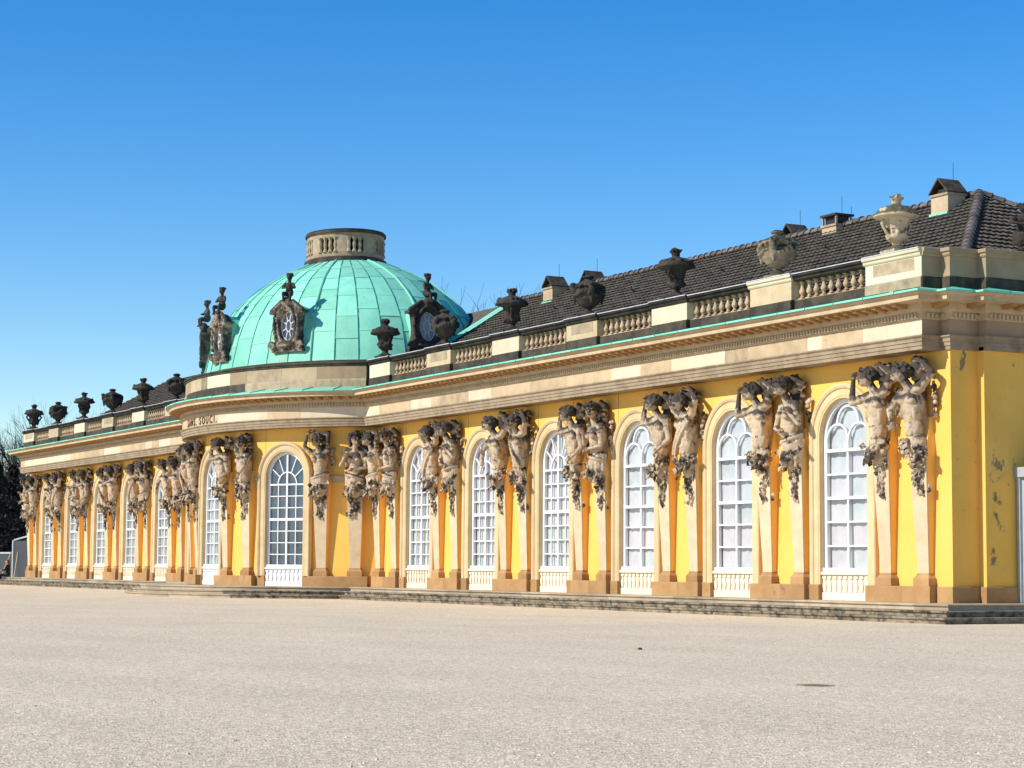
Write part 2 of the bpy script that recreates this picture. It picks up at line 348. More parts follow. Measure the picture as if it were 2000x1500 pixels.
# bow wall
bowS = {}
acc = 0; last = None; TAB = []
for k in range(1441):
    t = -72 + k * .1; p = ept(t, WA, WB)
    if last: acc += math.hypot(p[0] - last[0], p[1] - last[1])
    TAB.append((t, acc)); last = p
def s_of(t):
    k = int(round((t + 72) / .1)); return TAB[max(0, min(k, 1440))][1]
def t_of(s):
    lo, hi = 0, 1440
    while hi - lo > 1:
        m = (lo + hi) // 2
        if TAB[m][1] < s: lo = m
        else: hi = m
    f = (s - TAB[lo][1]) / max(TAB[hi][1] - TAB[lo][1], 1e-9); return TAB[lo][0] + f * .1
BOWT = [0, 36, -36]; bw = [s_of(t) for t in BOWT]
us = sorted(set([s_of(-68.6) + (s_of(68.6) - s_of(-68.6)) * k / 66 for k in range(67)] + [w + d for w in bw for d in [WIN_H * math.sin(R(a)) for a in range(-90, 91, 10)] + [-WIN_H - .001, WIN_H + .001]]))
cols = wall_cols(us, bw); bm = BM()
for (u0, z0), (u1, z1) in zip(cols, cols[1:]):
    if abs(z0 - z1) > 3: continue
    a, b = ept(t_of(u0), WA, WB), ept(t_of(u1), WA, WB)
    bm.faces.new([bm.verts.new(p) for p in ((*a, z0), (*b, z1), (*b, 7.0), (*a, 7.0))])
obj('wall', bm, 'plaster', palace)
# end walls with a stepped-out corner strip, rear wall
for sgn in (1, -1):
    for (x, y0, y1) in ((46.6, 0, .95), (46.87, .95, 14)):
        bm = BM(); v = [bm.verts.new(p) for p in ((sgn * x, y0, 0), (sgn * x, y1, 0), (sgn * x, y1, 7), (sgn * x, y0, 7))]; bm.faces.new(v if sgn > 0 else v[::-1]); obj('wall', bm, 'plaster_worn', palace)
    bm = BM(); v = [bm.verts.new(p) for p in ((sgn * 46.6, .95, 0), (sgn * 46.87, .95, 0), (sgn * 46.87, .95, 7), (sgn * 46.6, .95, 7))]
    bm.faces.new(v if sgn > 0 else v[::-1]); obj('wall', bm, 'plaster', palace)
bm = BM(); box(bm, -46.8, 46.8, 13.8, 14.2, 0, 8.4); obj('wall', bm, 'plaster_worn', palace)
# plinth courses
def plinth(P, d, z1=.45, mat='stone_brown'):
    bm = BM(); sweep(bm, P, [(-.12, .002), (d, .002), (d, z1 - .02), (d - .015, z1), (-.12, z1)]); return obj('plinth_stone', bm, mat, palace)
for sgn in (1, -1):
    for x in PC:
        x0, x1 = (x + 1.22, x - 1.22) if sgn > 0 else (-x + 1.22, -x - 1.22)
        plinth(whole([(x0, 0), (x0 - 1.2, 0)]), .31); plinth(whole([(x0 - 1.206, 0), (x1, 0)]), .31)
    for w in WC:
        for dx in (-1, 1):
            c = sgn * w + dx * 1.36; plinth(whole([(c + .26, 0), (c - .26, 0)]), .15)
    e = [(46.68 - .08, .93), (46.6, 0), (46.05, 0)] if sgn > 0 else [(-46.05, 0), (-46.6, 0), (-46.6, .93)]
    plinth(whole(e), .09)
    e = [(46.87, 13.9), (46.87, .95), (46.62, .95)] if sgn > 0 else [(-46.62, .95), (-46.87, .95), (-46.87, 13.9)]
    plinth(whole(e), .09)
for t0, t1 in ((25.5, 7), (66, 46), (-7, -25.5), (-46, -66)): plinth(whole(earc(WA, WB, t0, t1, 10)), .40)
for tw in BOWT:
    for dx in (-1, 1):
        c = s_of(tw) + dx * 1.36; plinth(whole(earc(WA, WB, t_of(c + .26), t_of(c - .26), 2)), .15)
# impost band of the bow
for t0, t1 in ((27.5, 8.6), (66, 44.5), (-8.6, -27.5), (-44.5, -66)):
    bm = BM(); sweep(bm, whole(earc(WA, WB, t0, t1, 10)), [(-.1, 4.5), (.03, 4.5), (.03, 4.62), (.07, 4.66), (.10, 4.74), (.10, 4.80), (-.1, 4.80)])
    obj('impost_band', bm, 'stone', palace)
# ================================================================== WINDOWS
RI, RO = 1.12, 1.55
def arch_path(r, zb, n=18):
    p = [(-r, zb)]
    p += [(-r * math.cos(math.pi * k / n), ZS + r * math.sin(math.pi * k / n)) for k in range(n + 1)]
    p.append((r, zb)); return p
def arch_band(bm, prof, zb):
    """prof: closed list of (radius, y)"""
    cols = []
    for (r, y) in prof: cols.append([bm.verts.new((x, y, z)) for (x, z) in arch_path(r, zb)])
    n = len(cols); m = len(cols[0])
    for i in range(n):
        a, b = cols[i], cols[(i + 1) % n]
        for k in range(m - 1): bm.faces.new((a[k], a[k + 1], b[k + 1], b[k]))
    bm.faces.new([c[0] for c in cols]); bm.faces.new([c[-1] for c in reversed(cols)])
    bmesh.ops.recalc_face_normals(bm, faces=bm.faces)
bm = BM(); arch_band(bm, [(RI, .3), (RI, -.07), (RI + .05, -.07), (RI + .06, -.085), (1.38, -.085), (1.40, -.12), (1.46, -.15), (1.52, -.15), (RO, -.12), (RO, .05), (1.3, .05), (1.3, .3)], .45)
SUR = bpy.data.meshes.new('window_surround'); bm.to_mesh(SUR); bm.free(); SUR.materials.append(MAT['stone_cream'])
def bar(bm, a, b, w, y0, y1):
    a, b = Vector((a[0], 0, a[1])), Vector((b[0], 0, b[1])); d = (b - a).normalized(); n = Vector((-d.z, 0, d.x)) * (w / 2)
    q = [a - n, b - n, b + n, a + n]; f = [bm.verts.new((p.x, y0, p.z)) for p in q]; g = [bm.verts.new((p.x, y1, p.z)) for p in q]
    bm.faces.new(f); bm.faces.new(g[::-1])
    for k in range(4): bm.faces.new((f[k], g[k], g[(k + 1) % 4], f[(k + 1) % 4]))
def arcbar(bm, c, r, a0, a1, w, y0, y1, n=12):
    pts = [(c[0] + r * math.cos(R(a0 + (a1 - a0) * k / n)), c[1] + r * math.sin(R(a0 + (a1 - a0) * k / n))) for k in range(n + 1)]
    for p, q in zip(pts, pts[1:]): bar(bm, p, q, w, y0, y1)
SILL = .88
def archz(x, r=RI - .06): return ZS + math.sqrt(max(r * r - x * x, 0))
def make_window(fine):
    bm = BM()
    arch_band(bm, [(RI - .13, .22), (RI - .13, .10), (RI + .01, .10), (RI + .01, .22)], SILL)
    box(bm, -RI, RI, .02, .22, SILL - .06, SILL + .06)
    panes = []
    if fine:
        zs = [SILL + .51 * k for k in range(8)]; xs = [-1.0, -.52, 0, .52, 1.0]
        bar(bm, (0, SILL), (0, ZS + RI - .1), .085, .11, .2)
        for x in (-.52, .52): bar(bm, (x, SILL), (x, zs[-1]), .04, .125, .19)
        for k, z in enumerate(zs[1:], 1): bar(bm, (-1.05, z), (1.05, z), .11 if k == 4 else (.07 if k == 7 else .04), .105 if k in (4, 7) else .125, .2)
        arcbar(bm, (0, zs[-1]), .55, 0, 180, .05, .12, .19, 14)
        for a in (38, 66, 114, 142):
            e = (1.28 if a in (66, 114) else 1.16)
            bar(bm, (.55 * math.cos(R(a)), zs[-1] + .55 * math.sin(R(a))), (e * math.cos(R(a)), zs[-1] + e * math.sin(R(a))), .04, .125, .19)
        zt = zs[-1]
    else:
        zs = [SILL + .70 * k for k in range(6)]; xs = [-1.0, 0, 1.0]
        bar(bm, (0, SILL), (0, zs[-1] + .3), .08, .11, .2)
        for k, z in enumerate(zs[1:], 1): bar(bm, (-1.05, z), (1.05, z), .09 if k in (3, 5) else .05, .07 if k in (3, 5) else .115, .2)
        for s in (-1, 1): arcbar(bm, (s * .51, zs[-1] + .28), .50, 0, 180, .055, .12, .19, 12); bar(bm, (s * 1.0, zs[-1]), (s * 1.0, zs[-1] + .3), .055, .12, .19)
        arcbar(bm, (0, zs[-1] + .80), .50, 0, 180, .06, .12, .19, 14)
        zt = zs[-1]
    for z0, z1 in zip(zs, zs[1:]):
        for x0, x1 in zip(xs, xs[1:]): panes.append([(x0, z0), (x1, z0), (x1, z1), (x0, z1)])
    for s in (-1, 1):
        pts = [(0, zt), (s * 1.02, zt), (s * 1.04, ZS)] + [(s * 1.04 * math.cos(R(a)), ZS + 1.04 * math.sin(R(a))) for a in range(10, 91, 10)]
        panes.append(pts if s > 0 else pts[::-1])
    me = bpy.data.meshes.new('window'); bm.to_mesh(me); bm.free(); me.materials.append(MAT['white_paint'])
    pm = []
    r = random.Random(5 if fine else 6)
    for pts in panes:
        b2 = BM(); cx = sum(p[0] for p in pts) / len(pts); cz = sum(p[1] for p in pts) / len(pts); k = r.uniform(-.008, .008); j = r.uniform(-.006, .006)
        b2.faces.new([b2.verts.new((x, .16 + (x - cx) * k + (z - cz) * j, z)) for x, z in pts])
        m2 = bpy.data.meshes.new('pane'); b2.to_mesh(m2); b2.free(); m2.materials.append(MAT[r.choice(('glass', 'glass', 'glass_lilac', 'glass_lilac', 'glass_grey'))]); pm.append(m2)
    b2 = BM()
    for pts in panes: b2.faces.new([b2.verts.new((x, .16, z)) for x, z in pts])
    m3 = bpy.data.meshes.new('glazing'); b2.to_mesh(m3); b2.free(); m3.materials.append(MAT['glass'])
    return me, pm, m3
WF, WCO = make_window(True), make_window(False)
def curtain_mesh(seed, mat):
    r = random.Random(seed); bm = BM(); n = 40; rows = []
    ph = [r.uniform(0, 6.28) for _ in range(4)]; tilt = r.uniform(-.5, .5)
    for j in range(9):
        z = .8 + j * .65
        rows.append([bm.verts.new((-1.25 + 2.5 * k / n, .262 + .016 * math.sin(k * .9 + ph[0] + tilt * j * .3) + .010 * math.sin(k * 2.1 + ph[1] + .25 * j) + .010 * math.sin(j * .8 + ph[2]), z)) for k in range(n + 1)])
    for a, b in zip(rows, rows[1:]):
        for k in range(n): bm.faces.new((a[k], a[k + 1], b[k + 1], b[k]))
    me = bpy.data.meshes.new('curtain'); bm.to_mesh(me); bm.free(); me.materials.append(MAT[mat]); me.shade_smooth(); return me
CUR = [curtain_mesh(s, 'curtain') for s in (1, 2, 3)]; CURG = curtain_mesh(4, 'curtain_grey')
def apron_mesh(white):
    bm = BM(); box(bm, -1.12, 1.12, -.02, .3, .002, .22); box(bm, -1.12, 1.12, -.05, .3, .74, .82); box(bm, -1.12, 1.12, .03, .3, .22, .74)
    for k in range(9):
        x = -1.0 + k * .25
        frustum(bm, (x - .05, x + .05, -.01, .03, .24), (x - .075, x + .075, -.02, .03, .42)); frustum(bm, (x - .075, x + .075, -.02, .03, .421), (x - .03, x + .03, 0, .03, .6))
        box(bm, x - .085, x + .085, -.015, .03, .62, .70)
    me = bpy.data.meshes.new('window_apron'); bm.to_mesh(me); bm.free(); me.materials.append(MAT['white_paint' if white else 'apron']); return me
APR, APRW = apron_mesh(False), apron_mesh(True)
def place_window(x, y, rz, kind, pieces, cur, apr):
    me, pm, gl = kind
    w = obj('window', me, None, palace, (x, y, 0), (0, 0, rz))
    obj('window_surround', SUR, None, w)
    obj('window_apron', apr, None, w); obj('curtain', cur, None, w)
    if pieces:
        for p in pm: obj('pane', p, None, w)
    else: obj('glazing', gl, None, w)
for i, x in enumerate(WC):
    place_window(x, 0, 0, WCO if i >= 3 else WF, True, CUR[i % 3], APR)
    place_window(-x, 0, 0, WF, False, CUR[(i + 1) % 3], APR)
for t in BOWT:
    p = ept(t, WA, WB); n = enorm(t, WA, WB)
    place_window(p[0] + n.x * .03, p[1] + n.y * .03, math.atan2(n.y, n.x) + math.pi / 2, WF, t >= 0, CURG, APRW)
# ================================================================== FIGURE PILASTERS
def hand(bm, w, d, side, s=1.0):
    """palm, four bent fingers and a thumb; d: pointing direction"""
    w, d = Vector(w), Vector(d).normalized(); q = d.to_track_quat('Z', 'Y')
    ell(bm, w + d * .09 * s, (.085 * s, .085 * s, .10 * s))
    for k in range(4):
        o = q @ Vector(((k - 1.5) * .045 * s, 0, .14 * s)); e = q @ Vector(((k - 1.5) * .05 * s, -.05 * s, (.24 - .02 * abs(k - 1.4)) * s)); f = q @ Vector(((k - 1.5) * .05 * s, -.12 * s, (.25 - .02 * abs(k - 1.4)) * s))
        cap(bm, w + o, w + e, .026 * s, .023 * s, 7); cap(bm, w + e, w + f, .023 * s, .02 * s, 7)
    o = q @ Vector((side * .07 * s, -.02 * s, .05 * s)); e = q @ Vector((side * .13 * s, -.06 * s, .14 * s)); cap(bm, w + o, w + e, .03 * s, .024 * s, 7)
def body(p):
    """p: pose dictionary; x right, y towards the wall, z up, shaft front at y=-.45"""
    bm = BM(); sw = p.get('sway', 0); fem = p.get('fem', False)
    hip = Vector((0, -.40, 4.35)); belly = Vector((sw * .5, -.47, 4.82)); chest = Vector((sw, -.52, 5.42)); nk = Vector((sw * 1.2, -.60, 5.98))
    hd = nk + Vector(p.get('head', (0, -.14, .36)))
    ell(bm, hip, (.37, .30, .36)); ell(bm, hip + Vector((0, .1, -.3)), (.33, .28, .3)); ell(bm, belly, (.29 if fem else .315, .25, .40)); ell(bm, chest, (.385 if not fem else .34, .275, .44)); ell(bm, (belly + chest) / 2, (.31, .255, .36))
    ell(bm, chest + Vector((0, .12, .1)), (.36, .3, .5))
    for s in (-1, 1):
        if fem: ell(bm, chest + Vector((s * .17, -.24, .06)), (.135, .13, .14))
        else:
            ell(bm, chest + Vector((s * .17, -.19, .14)), (.20, .115, .155)); ell(bm, belly + Vector((s * .085, -.215, .05)), (.085, .05, .10)); ell(bm, belly + Vector((s * .085, -.21, .24)), (.085, .05, .085)); ell(bm, belly + Vector((s * .08, -.19, -.16)), (.085, .05, .11))
            ell(bm, chest + Vector((s * .30, -.05, -.2)), (.07, .16, .2))
    for s, key in ((-1, 'l'), (1, 'r')):
        sh = chest + Vector((s * (.41 if not fem else .36), .0, .36 + (.12 if p[key][0][2] > 6.1 else 0))); e, h = Vector(p[key][0]), Vector(p[key][1]); k = .85 if fem else 1
        ell(bm, sh, .165 * k); cap(bm, chest + Vector((s * .15, 0, .42)), sh, .15 * k, .15 * k); cap(bm, sh, e, .145 * k, .105 * k); ell(bm, (sh * .55 + e * .45) + Vector((0, -.03, 0)), (.13 * k, .13 * k, .15 * k))
        cap(bm, e, h, .108 * k, .07 * k); ell(bm, e * .7 + h * .3, .108 * k)
        hand(bm, h, (h - e), s, 1.0)
    cap(bm, chest + Vector((0, -.02, .40)), hd + Vector((0, .05, -.12)), .155, .125)
    # head
    yaw, pit = p.get('turn', 0), p.get('nod', -.3)
    Q = Matrix.Rotation(yaw, 3, 'Z') @ Matrix.Rotation(pit, 3, 'X')
    def H(x, y, z): return hd + Q @ Vector((x, y, z))
    ell(bm, hd, (.195, .225, .265), 3); ell(bm, H(0, -.07, -.15), (.135, .145, .15)); ell(bm, H(0, -.15, -.235), (.06, .06, .05))
    cap(bm, H(0, -.225, .03), H(0, -.275, -.085), .028, .046, 8); 
    for s in (-1, 1):
        cap(bm, H(s * .03, -.222, .055), H(s * .13, -.185, .045), .028, .026, 8); ell(bm, H(s * .085, -.205, -.005), (.032, .02, .02)); ell(bm, H(s * .10, -.165, -.09), (.06, .06, .06)); ell(bm, H(s * .2, .0, -.02), (.03, .05, .07))
    cap(bm, H(-.05, -.215, -.148), H(.05, -.215, -.148), .022, .022, 8); cap(bm, H(-.04, -.21, -.182), H(.04, -.21, -.182), .024, .024, 8)
    if p.get('drape'):
        r = random.Random(p['seed'])
        for k in range(15):
            a = -1.5 + 3.0 * k / 14; x0 = .40 * math.sin(a); y0 = -.36 - .36 * math.cos(a); top = 4.72 + .12 * math.sin(a * 2 + p['seed'])
            cap(bm, (x0, y0 + .02, top), (x0 * .8 + r.uniform(-.09, .09), y0 + r.uniform(.02, .1), 4.0 + r.uniform(-.12, .12)), .075, .05, 8)
        for k in range(9):
            a = -1.3 + 2.6 * k / 8; b = a + .3; cap(bm, (.41 * math.sin(a), -.38 - .36 * math.cos(a), 4.72 + .1 * a), (.41 * math.sin(b), -.38 - .36 * math.cos(b), 4.74 + .1 * b), .075, .075, 8)
    if p.get('sash'):
        for k in range(12):
            a = k / 11; x = -.36 + .74 * a; z = 5.75 - 1.05 * a; y = -.70 - .12 * math.sin(a * 3.1)
            cap(bm, (sw + x, y, z), (sw + x + .07, y, z - .1), .075, .06, 8); cap(bm, (sw + x - .05, y + .03, z - .1), (sw + x + .02, y + .02, z - .25), .055, .03, 8)
    # carved slab joining the back to the wall
    cap(bm, (0, -.16, 4.1), (sw, -.2, 6.0), .20, .18, 10); ell(bm, (sw * 1.2, -.26, 6.42), (.26, .25, .28))
    rr = random.Random(p['seed'] + 50)
    for k in range(16): ell(bm, (sw + rr.uniform(-.34, .40), -.16 - rr.random() * .2, 6.3 + rr.uniform(-.2, .42)), rr.uniform(.07, .13), 1)
    return remeshed(bm, .021, 'figure', 2), hd, Q
def hair_mesh(hd, Q, seed, style):
    r = random.Random(seed); bm = BM()
    ell(bm, hd + Q @ Vector((0, .06, .08)), (.215, .22, .225))
    for k in range(58):
        a = r.uniform(0, 6.28); z = r.uniform(-.12, 1)
        d = Vector((math.cos(a) * math.sqrt(max(0, 1 - z * z)), math.sin(a) * math.sqrt(max(0, 1 - z * z)), z))
        if d.y < -.45 and d.z < .45: continue
        p = hd + Q @ Vector((d.x * .225, .05 + d.y * .245, .04 + d.z * .255)); e = p + Vector((r.uniform(-.07, .07), r.uniform(-.07, .07), r.uniform(-.09, .03)))
        cap(bm, p, e, r.uniform(.045, .075), r.uniform(.03, .05), 7)
    if style:                                              # wreath of vine leaves and grapes
        for k in range(20):
            a = k / 20 * 6.28; p = hd + Q @ Vector((.25 * math.cos(a), .02 + .275 * math.sin(a), .12 + r.uniform(-.03, .06)))
            ell(bm, p, (r.uniform(.05, .1), r.uniform(.05, .1), r.uniform(.04, .08)), 1, (r.uniform(-1, 1), r.uniform(-1, 1), a))
    return remeshed(bm, .022, 'hair', 1)
def leaf(bm, c, d, up_, s):
    """cupped leaf blade with a midrib ridge"""
    c, d, u = Vector(c), Vector(d).normalized(), Vector(up_).normalized(); w = d.cross(u).normalized()
    a = bm.verts.new(c); b = bm.verts.new(c + d * s * .5 + w * s * .36 - u * s * .12); t = bm.verts.new(c + d * s - u * s * .25); e = bm.verts.new(c + d * s * .5 - w * s * .36 - u * s * .12)
    m = bm.verts.new(c + d * s * .5 + u * s * .14); z = bm.verts.new(c + d * s * .45 - u * s * .3)
    for f in ((a, b, m), (b, t, m), (t, e, m), (e, a, m), (b, a, z), (t, b, z), (e, t, z), (a, e, z)): bm.faces.new(f)
def garland_mesh(seed, side):
    """fruit, flowers and leaves that wrap the hips and trail down the shaft"""
    r = random.Random(seed); bm = BM()
    def blossom(c, s):
        for k in range(6):
            a = k * 1.047 + r.random(); leaf(bm, c, (math.cos(a), -.35, math.sin(a)), (0, -1, 0), s * 1.1)
        ell(bm, Vector(c) + Vector((0, -s * .25, 0)), s * .35, 1)
    for k in range(46):                                      # hip wreath
        a = r.uniform(-1.7, 1.7); x = .42 * math.sin(a); y = -.38 - .38 * math.cos(a); z = 4.22 + side * .22 * math.sin(a) + r.uniform(-.2, .2)
        q = r.random()
        if q < .3: ell(bm, (x, y, z), r.uniform(.05, .105), 2)
        elif q < .5: blossom((x, y - .03, z), r.uniform(.08, .14))
        else: leaf(bm, (x, y, z), (r.uniform(-1, 1), -.6, r.uniform(-1, .5)), (math.sin(a), -math.cos(a), .2), r.uniform(.20, .38))
    z = 4.05; x = side * .08
    while z > 2.95:                                          # trailing drop
        t = (4.05 - z) / 1.1; wd = .26 * (1 - t * .72); y = -.37 + .07 * t
        for k in range(5):
            xx = x + r.uniform(-wd, wd); q = r.random(); s = r.uniform(.7, 1.1) * (1 - t * .35)
            if q < .25: ell(bm, (xx, y - .03, z + r.uniform(-.05, .05)), .075 * s, 1)
            elif q < .45: blossom((xx, y - .05, z), .10 * s)
            else: leaf(bm, (xx, y - .02, z), (r.uniform(-1, 1), -.35, r.uniform(-1.3, .2)), (r.uniform(-.3, .3), -1, .2), .26 * s)
        x += r.uniform(-.06, .06) - x * .15; z -= .062
    for k in range(8):                                       # side spray
        leaf(bm, (.30 * (1 if seed % 2 else -1), -.27, 3.1 + r.uniform(-.12, .12)), (1 if seed % 2 else -1, r.uniform(-.6, .2), r.uniform(-1, .6)), (0, -1, .2), .16)
    for k in range(14):                                      # ribbon and flowers behind the shoulder
        s = 1 if seed % 3 else -1; leaf(bm, (s * .40, -.12, 5.5 + r.uniform(-.6, .5)), (s * 1, r.uniform(-.7, 0), r.uniform(-1, .8)), (0, -1, .1), r.uniform(.15, .26))
        if k % 4 == 0: ell(bm, (s * (.48 + r.uniform(-.05, .1)), -.16, 5.6 + r.uniform(-.5, .4)), .085, 2)
    me = bpy.data.meshes.new('garland'); bm.to_mesh(me); bm.free(); me.materials.append(MAT['leafwork']); return me
POSES = [
    dict(l=((-.78, -.80, 5.62), (-.80, -.72, 6.28)), r=((.62, -.42, 6.38), (.20, -.46, 6.62)), head=(-.16, -.16, .32), turn=-.7, nod=-.35, sway=.05, wreath=1),
    dict(l=((-.62, -.86, 5.30), (-.42, -.98, 4.98)), r=((.72, -.40, 6.28), (.28, -.44, 6.62)), head=(-.14, -.2, .34), turn=-.55, nod=-.45, sway=-.06, wreath=1),
    dict(l=((-.76, -.62, 6.32), (-.28, -.50, 6.64)), r=((.78, -.62, 6.24), (.30, -.50, 6.62)), head=(.02, -.2, .30), turn=.3, nod=-.4, sway=.03, sash=1),
    dict(l=((-.80, -.66, 5.72), (-.52, -.72, 6.42)), r=((.66, -.52, 5.12), (.34, -.80, 4.78)), head=(-.10, -.17, .36), turn=-.6, nod=-.3, sway=.08, wreath=0),
    dict(l=((-.56, -.66, 5.12), (-.05, -.86, 5.02)), r=((.60, -.64, 5.22), (.36, -.86, 5.55)), head=(-.06, -.18, .38), turn=-.65, nod=-.25, sway=-.04, fem=True, drape=1, wreath=1),
    dict(l=((-.64, -.74, 6.02), (-.50, -.70, 6.55)), r=((.50, -.56, 6.56), (-.12, -.62, 6.68)), head=(-.08, -.16, .34), turn=-.4, nod=-.15, sway=.05, fem=True, drape=1, wreath=0),
]
FIG, HAIR = [], []
for i, p in enumerate(POSES):
    p['seed'] = i; me, hd, Q = body(p); me.materials.append(MAT['sculpture']); FIG.append(me)
    h = hair_mesh(hd, Q, i, p.get('wreath')); h.materials.append(MAT['sculpture_dark']); HAIR.append(h)
GAR = [garland_mesh(s, (-1) ** s * .6) for s in range(4)]
bm = BM(); frustum(bm, (-.23, .23, -.19, -.15, .80), (-.36, .36, -.36, -.30, 4.25))
SH = bpy.data.meshes.new('shaft'); bm.to_mesh(SH); bm.free(); SH.materials.append(MAT['stone_pink'])
bm = BM(); frustum(bm, (-.228, .228, -.155, .02, .80), (-.355, .355, -.31, .02, 4.25)); frustum(bm, (-.355, .355, -.31, .02, 4.2501), (-.25, .25, -.10, .02, 5.1)); CORE = bpy.data.meshes.new('shaft_core'); bm.to_mesh(CORE); bm.free(); CORE.materials.append(MAT['plaster'])
bm = BM(); box(bm, -.33, .33, -.28, .02, .452, .66); frustum(bm, (-.33, .33, -.28, .02, .66), (-.25, .25, -.21, .02, .76)); box(bm, -.25, .25, -.21, .02, .76, .80)
BASE = bpy.data.meshes.new('shaft_base'); bm.to_mesh(BASE); bm.free(); BASE.materials.append(MAT['stone_brown'])
def herm(x, y, rz, v, mir, gi):
    h = obj('figure_pilaster', SH, None, palace, (x, y, 0), (0, 0, rz))
    obj('shaft_core', CORE, None, h); obj('base', BASE, None, h)
    s = (-.95, .95, 1) if mir else (.95, .95, 1)
    obj('figure', FIG[v], None, h, scale=s); obj('hair', HAIR[v], None, h, scale=s); obj('garland', GAR[gi], None, h, scale=s, kind='stuff')
seqR = [(5, 0), (4, 1), (2, 1), (4, 0), (1, 0), (2, 0), (3, 0), (4, 1), (3, 0), (2, 1), (0, 0), (4, 0), (0, 0), (1, 0)]
k = 0
for i, x in enumerate(PC):
    for dx in (-.80, .82):
        v, m = seqR[k]; herm(x + dx, 0, 0, v, m, (k * 3 + i) % 4); v, m = seqR[(k * 5 + 3) % 14]; herm(-x + dx, 0, 0, v, m, (k + 1) % 4); k += 1
for t, v, m in ((11, 3, 0), (21.5, 1, 1), (50, 5, 0), (61.5, 4, 1), (-11, 0, 0), (-21.5, 2, 0), (-50, 3, 1), (-61.5, 1, 0)):
    p = ept(t, WA, WB); n = enorm(t, WA, WB); herm(p[0], p[1], math.atan2(n.y, n.x) + math.pi / 2, v, m, abs(int(t)) % 4)
# ================================================================== ENTABLATURE
ent = obj('architrave', (lambda b: (sweep(b, whole(FR), [(-.70, 6.90), (0, 6.90), (0, 7.00), (.025, 7.005), (.025, 7.11), (.05, 7.115), (.05, 7.20), (.10, 7.25), (.10, 7.288), (-.70, 7.288)]), b)[1])(BM()), 'stone_old', palace)
tot = FRL[-1]; s = 0; r = random.Random(31)
while s < tot - .2:                                        # frieze blocks, fresh and old stone side by side
    l = r.choice((1.2, 1.9, 2.6, 3.1, .7)); e = min(s + l, tot)
    for c in FRL:
        if s + .05 < c < e and (c <= s_r0 + .01 or c >= s_l1 - .01) : e = c; break
    bm = BM(); d = r.uniform(-.004, .004); sweep(bm, cut(FR, s + .003, e - .003), [(-.4, 7.29), (d, 7.29), (d, 7.72), (-.4, 7.72)])
    near = s < s_r1
    obj('frieze_block', bm, 'stone_grey_and_shade' if e <= s_r0 + .01 else r.choice(('stone_fresh', 'stone_fresh', 'stone', 'stone', 'stone_old') if near else ('stone_fresh', 'stone', 'stone')), ent); s = e  # end blocks: shade painted in by a darker stone
cor = obj('cornice', (lambda b: (sweep(b, whole(FR), [(-.4, 7.722), (.03, 7.722), (.05, 7.75), (.05, 7.90), (.10, 7.94), (.13, 7.97), (.13, 8.16), (.66, 8.17), (.66, 8.29), (.70, 8.31), (.76, 8.36), (.76, 8.385), (-.4, 8.46)]), b)[1])(BM()), 'stone', palace)
def along(P, step, fn):
    bm = BM(); s = lens(P); tot = s[-1]
    for i in range(len(P) - 1):
        a, b = Vector(P[i]), Vector(P[i + 1])
    n = int(tot / step)
    for k in range(n):
        c = cut(P, max(k * step, 0), min((k + 1) * step, tot))
        if len(c) > 2 and abs(c[1][1].length - 1) > .02: continue
        a, na = c[0]; b, nb = c[-1]; fn(bm, Vector(a), Vector(b), na)
    return bm
def block(bm, p, d, n, w, o0, o1, z0, z1, z0b=None):
    q = [p - d * w / 2, p + d * w / 2]; v = []
    for o, za in ((o0, z0), (o1, z0 if z0b is None else z0b)):
        for a in q:
            for z in (za, z1): v.append(bm.verts.new((a.x + n.x * o, a.y + n.y * o, z)))
    for f in ((0, 1, 3, 2), (4, 6, 7, 5), (0, 4, 5, 1), (2, 3, 7, 6), (0, 2, 6, 4), (1, 5, 7, 3)): bm.faces.new([v[i] for i in f])
def fd(bm, a, b, n): block(bm, (a + b) / 2, (b - a).normalized(), n, .08, .04, .115, 7.765, 7.885)
def fm(bm, a, b, n): block(bm, (a + b) / 2, (b - a).normalized(), n, .17, .12, .56, 8.03, 8.168, 8.09)
bm = along(FR, .145, fd); bmesh.ops.recalc_face_normals(bm, faces=bm.faces); obj('dentil_row', bm, 'stone', cor, kind='stuff')
bm = along(FR, .43, fm); bmesh.ops.recalc_face_normals(bm, faces=bm.faces); obj('bracket_row', bm, 'stone_brown', cor, kind='stuff')
s = 0; r = random.Random(8)
while s < tot - .1:                                        # copper sheets on the cornice
    e = min(s + 1.35, tot)
    bm = BM(); sweep(bm, cut(FR, s + .012, e - .012), [(.79, 8.375), (.815, 8.375), (.815, 8.43), (-.12, 8.62), (-.12, 8.58), (.79, 8.40)])
    obj('copper_sheet', bm, 'copper', cor); 
    bm = BM(); sweep(bm, cut(FR, max(s - .014, 0), min(s + .014, tot)), [(.80, 8.38), (.825, 8.38), (.825, 8.455), (-.12, 8.65), (-.12, 8.6), (.80, 8.41)])
    obj('copper_seam', bm, 'copper_dark', cor); s = e
